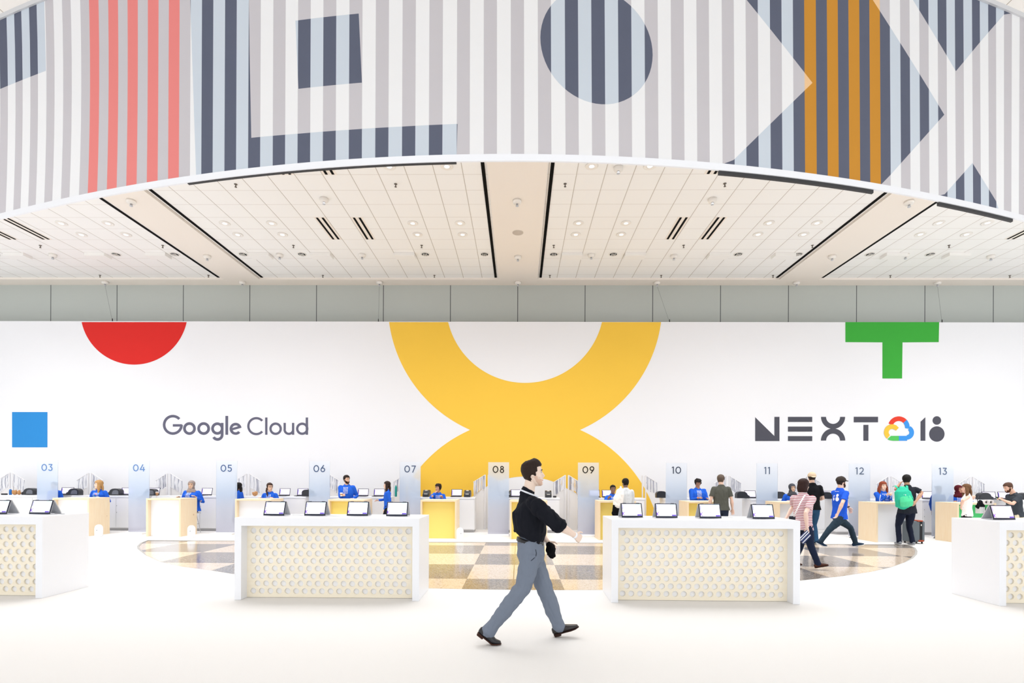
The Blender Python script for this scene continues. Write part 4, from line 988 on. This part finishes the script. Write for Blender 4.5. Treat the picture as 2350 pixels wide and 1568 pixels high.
    return dict(e=e,S=S,P=P,up=up,rt=rt,fwd=fwd_,NB=NB,HC=HC,Mh=Mh,RW=RW,LW=LW,RE=RE,LE=LE,RA=RA,LA=LA,RK=RK,LK=LK,Rs=Rs,Ls=Ls,shirt=so,B=B)
def shoe(par,A,d,S,col,sole='e9e7e4',tilt=0.,toe=0.,dress=False):
    """A ankle, d flat heading, tilt: pitch of the foot (deg, toe up +), toe: extra bend"""
    d=V(d).normalized(); si=d.cross(V((0,0,1))).normalized(); R=Matrix.Rotation(math.radians(tilt),3,si)
    f=R@d; u=R@V((0,0,1)); A=V(A); h=.078*S
    base=A-u*h
    m_=MB(); pts=[base-f*.062*S+u*.045*S,base-f*.03*S+u*.045*S,base+f*.03*S+u*.046*S,base+f*.085*S+u*.036*S,base+f*.135*S+u*.028*S,base+f*.178*S+u*.022*S]
    if toe:
        T=Matrix.Rotation(math.radians(toe),3,si); pv=base+f*.1*S
        pts=pts[:4]+[pv+T@(p-pv) for p in pts[4:]]
    m_.loft(pts,[(.030*S,.038*S),(.036*S,.043*S),(.038*S,.044*S),(.044*S,.032*S),(.042*S,.024*S),(.028*S,.015*S)],14,right=si)
    m_.loft([base+u*.05*S-f*.005*S,base+u*.1*S-f*.008*S],[(.036*S,.042*S),(.036*S,.042*S)],12,right=si)
    o=m_.build('shoe',mat('shoe_'+col,col,.35 if dress else .7,.5 if dress else .2),par); remesh(o,.006,2)
    s=MB(); P2=[base-f*.068*S+u*.006*S,base+f*.03*S+u*.006*S,base+f*.1*S+u*.006*S]; Q=[base+f*.15*S+u*.006*S,base+f*.188*S+u*.01*S]
    if toe:
        pv=base+f*.1*S; Q=[pv+T@(p-pv) for p in Q]
    s.loft(P2+Q,[(.034*S,.008*S),(.036*S,.008*S),(.046*S,.008*S),(.044*S,.008*S),(.024*S,.006*S)],14,right=si)
    if dress: s.loft([base-f*.062*S-u*.008*S,base-f*.005*S-u*.008*S],[(.034*S,.012*S),(.034*S,.012*S)],12,right=si)
    s.build('sole',mat('sole_'+sole,sole,.6,.2),o,True)
    return o
def w2l(base,rz,p):
    q=V(p)-V((base[0],base[1],0)); c,s_=math.cos(-rz),math.sin(-rz); return V((q.x*c-q.y*s_,q.x*s_+q.y*c,q.z))
# ---- the walking man in front
X0=aty(1218,1262,5.12).x; hb=(X0,5.12); hr=-PI/2
h=lambda px,py,y:w2l(hb,hr,aty(px,py,y))
hp=person(hb,hr,'man with slicked dark hair in a black shirt and grey trousers striding across the front',H=1.79,pel=h(1218,1264,5.12),neck=h(1211,1134,5.12),hc=h(1222.5,1087.5,5.12),head=(2,-3),
  sho=(h(1223,1155,4.945),h(1216,1155,5.30)),rel=h(1282,1206,4.87),rw=h(1319,1229,5.0),lel=h(1230,1213,5.36),lw=h(1257,1245,5.30),rk=h(1200,1350,5.01),ra=h(1121,1449,5.02),lk=h(1254,1362,5.24),la=h(1282,1437,5.29),
  bulk=1.03,depth=1.36,skin='eccdb8',hair=('pomp','2a1c16'),top=('rolled','14161e'),pants='767f8e',curl=1.25,vox=.0055,hero=True,brow='2b1e18',lip='c98f80',beard=('dbb9a6',.0012),shirt_len=-.195,fold=.010,sleeve_r=1.12,handdir={1:V((-.2,.35,.9)),-1:V((.3,1,.2))})
S=hp['S']; e=hp['e']
shoe(e,hp['RA'],(0,1,0),S,'1c1c22','4a3028',-38,36,True); shoe(e,hp['LA'],(0,1,0),S,'1f1a1a','3a2620',17,4,True)
P,up,rt=hp['P'],hp['up'],hp['rt']
bd_=V((0,.2,.98)); MB().loft([P+up*.092-bd_*.018,P+up*.092+bd_*.018],[(.153,.137)]*2,28,right=rt,cap=False).build('belt',mat('belt_black','17171a',.35,.5),e,True)
MB().box(-.022,.022,.0,.012,-.02,.02).build('belt_buckle',CHROME,e).location=P+up*.065+V((0,.136,0))
NB=hp['NB']
cl_=MB(); cl_.loft([NB+V((0,-.01,-.015)),NB+V((0,.004,.035)),NB+V((0,.012,.05))],[(.078,.076),(.069,.067),(.066,.064)],24,right=rt,cap=False); o=cl_.build('collar',mat('cloth_14161e','14161e'),e); remesh(o,.005,2,.002,20)
m_=MB(); n=22; pts=[NB+V((.082*math.cos(2*PI*i/n),.016+.088*math.sin(2*PI*i/n),.006-.034*math.sin(2*PI*i/n))) for i in range(n+1)]
m_.loft(pts,[(.0085,.003)]*(n+1),8,right=(0,0,1),cap=False); m_.build('lanyard',mat('lanyard_white','eef1f8',.5,.2),e,True)
d=(hp['RW']-hp['RE']).normalized(); MB().loft([hp['RW']-d*.012,hp['RW']+d*.008],[.031,.032],16,cap=False).build('wristband',mat('band_white','fbfbff',.4,.3),e,True)
m_=MB(); c0=h(1264,1262,5.22); m_.ball(c0,(.055,.05,.066),14,10); m_.ball(c0+V((0,.012,-.05)),(.035,.036,.04),12,8); m_.ball(c0+V((0,-.015,.045)),(.035,.035,.035),12,8)
o=m_.build('black_pouch',mat('pouch_black','0e0e10',.9,.1),None); o.location=(hb[0],hb[1],0); o.rotation_euler.z=hr; remesh(o,.006,2,.005,28); tag(o,'black soft pouch held at the belt of the walking man','pouch')
m_=MB(); b0=h(1257,1214,5.22); b1=h(1257,1243,5.2); m_.loft([b0,b1],[(.03,.003)]*2,8,right=(0,1,0),cap=False)
# pocket seam
tr_=[c for c in e.children if c.name.startswith('trousers')][0]
bv=BVHTree.FromPolygons([v.co.copy() for v in tr_.data.vertices],[tuple(p.vertices) for p in tr_.data.polygons]); pts=[]
for px,py in ((1229,1262),(1231,1270),(1230,1276),(1225,1282),(1219,1287)):
    a=h(px,py,4.6); b=w2l(hb,hr,(0,0,CH)); r_=bv.ray_cast(b,(a-b).normalized(),20)
    if r_[0] is not None: pts.append(r_[0])
if len(pts)>2: MB().loft(pts,[.004]*len(pts),6).build('pocket_seam',mat('seam_dark','3a404c',.9,.1),e,True)
# laces
m_=MB()
for A,t_ in ((hp['RA'],-38),(hp['LA'],17)):
    for i in range(4):
        R=Matrix.Rotation(math.radians(t_),3,V((1,0,0))); q=A+R@V((0,.055+.022*i,-.028-.012*i)); m_.loft([q+V((-.02,0,0)),q+V((0,.002,.006)),q+V((.02,0,0))],[.0025]*3,6)
m_.build('laces',mat('laces','2c2c32',.8,.1),e)
# ---- everyone else
BLUE=('long','2561d2')
def simple_shoes(r,col,sole='e9e7e4',d=(0,1,0)): shoe(r['e'],r['RA'],d,r['S'],col,sole); shoe(r['e'],r['LA'],d,r['S'],col,sole)
def seated(px,ptop,Y,rzdeg,label,H=1.68,**k):
    p=aty(px,ptop,Y); rz=math.radians(rzdeg); St=H/1.75; sitz=p.z-.845*St; b=(p.x,Y)
    st=stool(p.x,Y+.0,sitz-.11*St,('bar stool under the '+label).replace(' leaning on the counter',''))
    r=person(b,rz,label,H=H,sit=sitz,pants=k.pop('pants','1a2030'),vox=.009,ra=(.1,.3,.36),la=(-.1,.3,.36),**k)
    simple_shoes(r,'2a2c33'); return r
def standing(px,ptop,Y,rzdeg,label,**k):
    p=aty(px,ptop,Y); r=person((p.x,Y),math.radians(rzdeg),label,H=p.z,pants='1a2030',vox=.009,**k); simple_shoes(r,'2a2c33'); return r
def rest(y=.33,x=.16,z=1.075): return dict(rw=(x,y,z),lw=(-x,y,z))
GR=('grid',)
seated(228,1102.5,14.98,180,'woman with long blond hair in a blue sweatshirt',skin='f0c8b0',hair=('long','b98f5c'),top=BLUE,logo=('grid_colour',),head=(-38,0),rw=(.22,.2,1.0),lw=(-.22,.2,1.0),bulk=1.12,bust=.02)
seated(441,1103.5,14.98,176,'woman in a taupe headscarf and blue sweatshirt',skin='c99a78',hair=('hijab','9b8d87'),top=BLUE,logo=GR,head=(14,2),rw=(.24,.22,1.02),lw=(-.24,.16,1.04),bulk=1.42,depth=1.4,bust=.03,brow='2b1d18')
standing(549,1109,15.1,95,'woman with long black hair half hidden behind pillar 05',skin='9b6a4c',hair=('long','15100f'),top=BLUE)
seated(620,1108,14.95,180,'woman with glasses and a side braid in a blue sweatshirt',skin='dba98a',hair=('tied','3c2820'),top=BLUE,logo=GR,head=(48,4),glasses=True,rw=(.2,.2,1.0),lw=(-.2,.2,1.0),bulk=1.0)
seated(1006,1110.5,14.95,182,'woman with curly dark hair resting her chin on her hand',H=1.62,skin='b67a58',hair=('bun','221512'),top=BLUE,logo=GR,head=(-35,4),rw=(.07,.19,1.2),lw=(-.14,.25,1.07),rel=(.17,.3,1.06),bulk=.95,curl=1.2)
seated(1213,1113,14.95,180,'person in blue hidden behind the walking man',H=1.66,skin='c99472',hair=('short','2a1d18'),top=BLUE,bulk=1.35,**rest())
seated(1406,1113,14.75,188,'man with short dark hair leaning on the counter beside the white bag',H=1.66,skin='6b412c',hair=('buzz','120c0a'),top=BLUE,logo=GR,lean=-0,head=(-8,4),rw=(.22,.3,1.08),lw=(-.1,.4,1.08))
seated(1817,1110.5,14.8,172,'woman in a dark grey headscarf and blue sweatshirt',H=1.64,skin='c79878',hair=('hijab','4c4e55'),top=BLUE,logo=GR,head=(10,2),rw=(.22,.2,1.0),lw=(-.02,.3,1.12),bulk=1.05,brow='2b1d18')
seated(2025,1105.5,14.75,180,'smiling woman with red wavy hair holding a white lanyard',H=1.66,skin='eec0a4',hair=('longwavy','8d4228'),top=BLUE,logo=GR,head=(-3,2),rw=(.05,.25,1.2),lw=(-.05,.25,1.2),bulk=1.15,curl=1.1,brow='6b3322')
seated(2199,1114,15.03,160,'woman in a maroon headscarf beside the woman in white',H=1.62,skin='a9694a',hair=('hijab','5d2129'),top=BLUE,logo=GR,head=(30,2),rw=(.2,.2,1.0),lw=(-.2,.3,1.07),brow='2b1d18')
standing(126,1107,15.2,180,'person in blue hidden behind pillar 03',skin='c99472',hair=('short','2a1d18'),top=BLUE,bulk=1.1)
standing(2153,1116,15.2,185,'person in navy blurred behind pillar 13',skin='7b4a33',hair=('short','15100f'),top=('long','1d3f8d'),bulk=1.2)
# lanyard in the redhead's hands
p=aty(2021,1136,14.47); tag(MB().loft([(0,0,0),(-.02,-.01,-.06),(-.035,-.01,-.14),(-.02,-.01,-.2),(.02,-.01,-.23),(.05,-.01,-.25)],[(.009,.003)]*6,8).build('lanyard',mat('lanyard_white','eef1f8',.5,.2),None,True,p),'white lanyard hanging from the hands of the redhead woman','lanyard')
# bearded man with a cup
p=aty(796,1092,14.9); r=person((p.x,14.9),PI,'bearded man with tied-back dark hair in a blue sweatshirt',H=p.z,skin='d4a080',hair=('short','1f1512'),top=BLUE,logo=GR,head=(52,4),rw=(.03,.27,1.13),lw=(-.24,.16,1.02),bulk=1.3,beard=('241713',.012),curl=1.0,vox=.009); simple_shoes(r,'2a2c33')
q=r['RW']; cup((p.x-q.x,14.9-q.y-.1,q.z-.03),'white paper cup in the hand of the bearded man',mat('cup_white','f5f4f2',.5,.3),False)
# woman in profile
p=aty(890,1106,14.5); b=(p.x,14.5); rz=math.radians(100); L_=lambda x,y,yy:w2l(b,rz,aty(x,y,yy))
r=person(b,rz,'woman in profile with long dark hair and blue sweatshirt, arm stretched out',H=p.z,skin='e3b093',hair=('long','2c1c17'),top=BLUE,head=(8,0),lw=L_(883,1169,14.42),lel=L_(895,1150,14.38),rw=L_(868,1148.5,14.55),rel=L_(882,1147,14.65),pants='16181f',bulk=.92,vox=.009,logo=('back',)); simple_shoes(r,'2a2c33')
# visitor with white bag
p=aty(1436,1099.5,13.3); b=(p.x,13.3); r=person(b,math.radians(6),'man with short black hair in a pale shirt seen from behind',H=p.z,skin='5b3a2a',hair=('short','100c0b'),top=('long','d4d8dc'),head=(8,10),rw=(.12,.28,1.08),lw=(-.2,.25,1.06),pants='20242e',bulk=1.1,vox=.009); simple_shoes(r,'33343a')
bg=empty('tote_bag',(aty(1423,1140,13.0).x,13.02,0),.1,'white cloth bag with black lower flap carried by the man in the pale shirt','bag')
m_=MB(); m_.loft([(-.05,0,.9),(-.05,0,.97),(-.03,0,1.13),(.01,0,1.3),(.03,0,1.38)],[(.11,.05),(.13,.06),(.13,.065),(.1,.05),(.05,.03)],16,right=(1,0,0)); o=m_.build('bag_body',mat('bag_white','f3f0ec',.85,.1),bg); remesh(o,.008,2,.012,9)
m_=MB(); m_.loft([(-.1,.0,.6),(-.09,.0,.75),(-.07,0,.95)],[(.07,.03),(.1,.04),(.12,.05)],14,right=(1,0,0)); o=m_.build('black_flap',mat('bag_black','121215',.9,.1),bg); remesh(o,.008,1,.02,10)
MB().loft([(.03,0,1.37),(.05,.1,1.43),(.06,.2,1.36)],[(.02,.004)]*3,8).build('strap',mat('bag_white','f3f0ec'),bg,True)
# man in blue at counter 10
p=aty(1601,1100.5,14.9); r=person((p.x,14.9),math.radians(182),'heavy-set man with curly black hair in blue looking down at the counter',H=p.z,skin='8f5a40',hair=('curly','17100e'),top=BLUE,logo=GR,head=(-4,24),rw=(.1,.3,1.09),lw=(-.16,.32,1.08),bulk=1.4,depth=1.35,vox=.009); simple_shoes(r,'2a2c33')
q=r['RW']; MB().loft([q-V((0,.0,0)),q+V((0,-.02,.002))],[.034,.034],12,cap=False).build('wristband',mat('band_orange','e9904c',.5,.3),r['e'],True)
# grey t-shirt man
p=aty(1655,1091,13.25); b=(p.x,13.25); r=person(b,math.radians(-4),'man in a dark grey t-shirt standing with his back turned',H=p.z,skin='e0b199',hair=('short','5d4f45'),top=('short','55564f'),head=(-30,0),rw=(.29,.02,.86),lw=(-.27,.12,.9),pants='232c3f',bulk=1.2,vox=.009,rol=0); simple_shoes(r,'33343a')
# black t-shirt man with tan cap
p=aty(1864,1086,13.1); b=(p.x,13.1); r=person(b,math.radians(-6),'man in a black t-shirt with a tan cap worn backwards',H=p.z,skin='dcae93',hair=('capback','2b201b','cdb79c'),top=('short','121317'),head=(-6,-3),rw=(.2,.25,1.12),lw=(-.22,.2,1.05),pants='2c5275',bulk=1.1,vox=.009); simple_shoes(r,'2b2d35')
# walking man in blue
bx=aty(1925,1175,12.1); b=(bx.x,12.1); rz=math.radians(-78); L_=lambda x,y,yy:w2l(b,rz,aty(x,y,yy))
r=person(b,rz,'bearded man in a blue t-shirt and dark cap striding to the right',H=1.77,pel=L_(1926,1184,12.1),neck=L_(1928,1122,12.1),head=(-4,2),hair=('cap','231a17','3a332f'),skin='e2b49c',top=('short','2259d4'),logo=('back',),beard=('3b2a22',.01),
   rw=L_(1923,1178,11.87),rel=L_(1933,1155,11.82),lw=L_(1948,1165,12.35),lel=L_(1940,1150,12.38),ra=L_(1883,1243,12.02),rk=L_(1903,1216,11.98),la=L_(1963,1246,12.22),lk=L_(1952,1212,12.22),pants='2a3b49',bulk=1.08,depth=1.05,vox=.0075)
shoe(r['e'],r['RA'],w2l((0,0),rz,(1,-.0,0)),r['S'],'17304a','e8ecf0',-25,22); shoe(r['e'],r['LA'],w2l((0,0),rz,(1,0,0)),r['S'],'17304a','e8ecf0',10,0)
q=r['LW']; d=(r['LW']-r['LE']).normalized(); MB().loft([q-d*.03,q-d*.005],[.032,.032],12,cap=False).build('watch',BLACKP,r['e'],True)
# striped shirt woman
sm_=mat('cloth_stripes','f3e6ea',.8,.15); t=NT(sm_); tc=t.n('TexCoord'); sp=t.n('SeparateXYZ'); t.l(tc.outputs['Object'],sp.inputs[0]); t.l(t.mix(t.math('LESS_THAN',t.math('FLOORED_MODULO',sp.outputs[2],.03),.013),hexc('f4eaee'),hexc('a8505e')),t.b.inputs['Base Color'])
bx=aty(1841,1190,9.55); b=(bx.x,9.55); rz=math.radians(-48); L_=lambda x,y,yy:w2l(b,rz,aty(x,y,yy))
r=person(b,rz,'woman in a red and white striped t-shirt walking away behind the desk',H=1.66,pel=L_(1842,1205,9.55),neck=L_(1843,1132,9.55),head=(-14,0),hair=('bob','2e1a17'),skin='ecc4b0',top=('short','stripe',sm_),shirt_len=.02,
   rw=L_(1852,1212,9.3),rel=L_(1849,1178,9.28),lw=L_(1804,1190,9.8),lel=L_(1820,1163,9.85),rk=L_(1860,1252,9.42),ra=L_(1877,1294,9.42),la=L_(1823,1287,9.75),lk=L_(1838,1250,9.7),pants='1c2740',bulk=1.05,bust=.0,vox=.0075)
shoe(r['e'],r['RA'],w2l((0,0),rz,(.97,-.1,0)),r['S']*.95,'4a2c22','3a241c',12,0); shoe(r['e'],r['LA'],w2l((0,0),rz,(1,.1,0)),r['S']*.95,'4a2c22','3a241c',-15,15)
wb=lambda x,y,yy:aty(x,y,yy)
sg=empty('shoulder_bag',(b[0],b[1],0),0,'small black shoulder bag on a white strap across the woman in stripes','bag')
P3=[wb(1848,1137,9.45),wb(1846,1138,9.36),wb(1838,1152,9.31),wb(1828,1172,9.33),wb(1821,1187,9.4)]
MB().loft([p-V((b[0],b[1],0)) for p in P3],[(.012,.004)]*5,8).build('strap',mat('strap_white','f0e9ea',.6,.2),sg,True)
q=wb(1818,1190,9.42)-V((b[0],b[1],0)); MB().box(q.x-.05,q.x+.05,q.y-.03,q.y+.03,q.z-.04,q.z+.04).build('pouch',mat('bag_navy','20222e',.6,.3),sg,bevel=.015)
fo=empty('document_folder',tuple(wb(1846,1231,9.25)),0,'navy folder with white stripes in the hand of the woman in stripes','folder')
o=MB().box(-.11,.11,-.01,.01,-.09,.05).build('cover',mat('folder_navy','2a3868',.6,.3),fo); 
for i in (-.06,0,.04): MB().box(-.11,.11,-.013,.013,i-.007,i+.007).build('stripe',mat('band_white','fbfbff'),fo)
fo.rotation_euler=(0,math.radians(-38),.3)
# backpack man
p=aty(2082,1091,13.05); b=(p.x,13.05); rz=math.radians(-8); L_=lambda x,y,yy:w2l(b,rz,aty(x,y,yy))
r=person(b,rz,'man with a teal backpack and dark jeans, back turned, hand on hip',H=p.z,skin='a8714f',hair=('short','14100f'),top=('short','23262f'),head=(-28,-4),lw=L_(2064,1112,13.15),lel=L_(2055,1124,13.1),rw=L_(2101,1152,12.86),rel=L_(2116,1131,12.95),
   ra=(.13,0,.085),la=(-.15,.05,.085),pants='161c2e',bulk=1.2,vox=.0085,shirt_len=.05,handdir={1:V((.2,.2,1)),-1:V((.5,.5,.5))}); simple_shoes(r,'8b8f96')
bp=empty('backpack',(aty(2073,1135,12.85).x,12.83,0),math.radians(-8),'teal green backpack on the back of the man in dark jeans','backpack')
TL1=mat('pack_teal','2fb894',.7,.2); TL2=mat('pack_green','52cf96',.7,.2)
m_=MB(); m_.loft([(.03,0,.96),(.01,0,1.0),(-.01,-.02,1.15),(-.03,0,1.33),(-.02,.02,1.42)],[(.12,.07),(.19,.11),(.2,.12),(.17,.11),(.09,.07)],18,right=(1,0,0)); o=m_.build('main_compartment',TL1,bp); remesh(o,.009,2,.008,8)
m_=MB(); m_.loft([(.01,-.09,.99),(.0,-.115,1.1),(-.03,-.1,1.22)],[(.14,.04),(.15,.045),(.12,.035)],16,right=(1,0,0)); o=m_.build('front_pocket',TL2,bp); remesh(o,.009,2,.005,9)
MB().loft([(-.1,-.1,1.28),(-.08,-.12,1.2),(.12,-.12,1.15),(.17,-.06,1.2)],[.006]*4,6).build('compression_strap',BLACKP,bp,True)
MB().loft([(-.06,.02,1.42),(-.05,.0,1.46),(.0,.0,1.47),(.02,.02,1.43)],[.008]*4,8).build('carry_handle',mat('pack_lime','b9e39b',.7,.2),bp,True)
for s_ in (-1,1): MB().loft([(s_*.1,.04,1.40),(s_*.13,.12,1.48),(s_*.14,.2,1.46)],[(.025,.006)]*3,8).build('shoulder_strap',TL1,bp,True)
MB().box(-.07,-.02,-.126,-.12,1.24,1.27).build('label',mat('label_pale','e7f4ec',.6,.2),bp)
# suitcase
q=aty(2096,1240,13.45); su=empty('suitcase',(q.x,13.45,0),0,'dark grey hard-shell suitcase with black band and red accents by the man with the backpack','suitcase')
MB().box(-.2,.2,-.13,.13,.05,.58).build('shell',mat('case_grey','5d666c',.45,.4),su,bevel=.03)
MB().box(.06,.13,-.134,.134,.05,.585).build('zip_band',mat('case_black','17181b',.5,.3),su,bevel=.004)
MB().box(.0,.14,-.14,.1,.565,.6).build('top_handle',mat('case_red','a4482c',.5,.3),su,bevel=.01); MB().box(.03,.16,-.14,-.12,.06,.1).build('trim',mat('case_red','a4482c'),su)
for x in(-.15,.15):
    for y in(-.09,.09): MB().ball((x,y,.027),(.018,.027,.027),10,6).build('wheel',BLACKP,su,True)
MB().box(.085,.105,-.14,-.134,.46,.5).build('tag',mat('label_white','f3f1ea'),su)
# woman in white top
p=aty(2220,1112.5,12.95); b=(p.x,12.95); rz=math.radians(58); L_=lambda x,y,yy:w2l(b,rz,aty(x,y,yy))
r=person(b,rz,'woman with wavy highlighted hair in a white sleeveless top and black trousers',H=p.z,skin='dfa98d',hair=('longwavy','6a4a30'),top=('tank','fbf9f8'),head=(12,0),lw=L_(2206,1163,12.75),lel=L_(2209,1150,12.62),rw=L_(2226,1150,13.25),rel=L_(2236,1140,13.2),pants='111318',bulk=1.08,vox=.008,shirt_len=-.0,bust=.01); simple_shoes(r,'2a2c33')
# striped scarf bag by the green counter
q=aty(2241,1166,13.3); o=MB(); o.loft([(-.09,0,.02),(0,0,.12),(.08,0,.0),(.13,0,-.1)],[(.06,.04),(.09,.06),(.08,.06),(.05,.04)],12); sb=empty('handbag',(q.x,13.2,q.z),.3,'black and white striped handbag hanging beside the woman in white','bag')
o=o.build('bag_body',mat('bag_black','121215'),sb); remesh(o,.009,1,.015,9)
for s_ in (-.08,-.02,.04): MB().box(s_-.005,s_+.008,-.075,.05,-.13,.03).build('stripe',mat('stripe_pale','d9dad9',.7,.2),sb)
MB().loft([(-.06,0,.08),(-.1,0,.22),(-.05,0,.3)],[.008]*3,8).build('handle',BLACKP,sb,True)
# man looking at phone
p=aty(2322,1112,13.2); b=(p.x+.06,13.2); rz=math.radians(82); L_=lambda x,y,yy:w2l(b,rz,aty(x,y,yy))
r=person(b,rz,'bearded man in a dark grey t-shirt and khaki shorts looking down at a phone',H=1.70,pel=L_(2331,1180,13.2),neck=L_(2326,1132,13.2),hc=L_(2314,1119,13.2),head=(0,26),skin='dba286',hair=('buzz','54392b'),top=('short','3c4148'),beard=('4a2f22',.012),
   rw=L_(2299,1146,13.4),rel=L_(2318,1156,13.42),lw=L_(2302,1148,13.1),lel=L_(2324,1157,12.98),pants='d8cdb0',feet='shorts',bulk=1.15,depth=1.2,vox=.0085,curl=1.); simple_shoes(r,'55585e')
q=aty(2291,1145,13.2); ph=empty('smartphone',(q.x,13.2,q.z),rz,'phone in the hands of the man in khaki shorts','phone')
MB().box(-.04,.04,-.01,.0,-.07,.07).build('phone_body',BLACKP,ph,bevel=.004); MB().box(-.035,.035,-.012,-.01,-.06,.06).build('phone_screen',mat('phone_glass','20242c',.1,.6),ph)
ph.rotation_euler=(math.radians(-50),0,rz)
# tape rolls on the right counter
q=aty(2283,1156,10); 
for i,(px,l_) in enumerate(((2275,'left'),(2286,'right'))):
    q=atz(px,1160,1.0805); y=7.6
    pp=aty(px,1155,7.2); tag(MB().lathe((0,0,0),[(.02,-.012),(.034,-.012),(.034,.012),(.02,.012),(.02,-.012)],20).build('tape_roll',mat('tape_pale','efe6e2',.5,.3),None,True,(pp.x,7.28,1.0805+.195+.034)),'small pale round roll on top of the right-edge kiosk laptop, %s one'%l_,'tape roll').rotation_euler=(PI/2,0,0)
# ---------------------------------------------------------------- added front fill for assumed glazing, and roof lamps
area('front_daylight_fill',(0,-6,1.9),(PI/2,0,0),36,3.4,330,(.97,.985,1))  # added low strip out of view, shaped to lift the desk fronts
for x in (-14,-7,0,7,14):
    area('ceiling_lamps',(x,11.5,8.1),(0,0,0),6,7,290,(.98,.99,1),110)
    area('ceiling_lamps',(x,1,8.1),(0,0,0),6,6,16,(1,.99,.97),130)
SC.view_settings.view_transform='Standard'; SC.view_settings.look='None'; SC.view_settings.gamma=1; SC.view_settings.use_curve_mapping=False; SC.view_settings.exposure=0
SC.cycles.max_bounces=8; SC.cycles.use_denoising=True
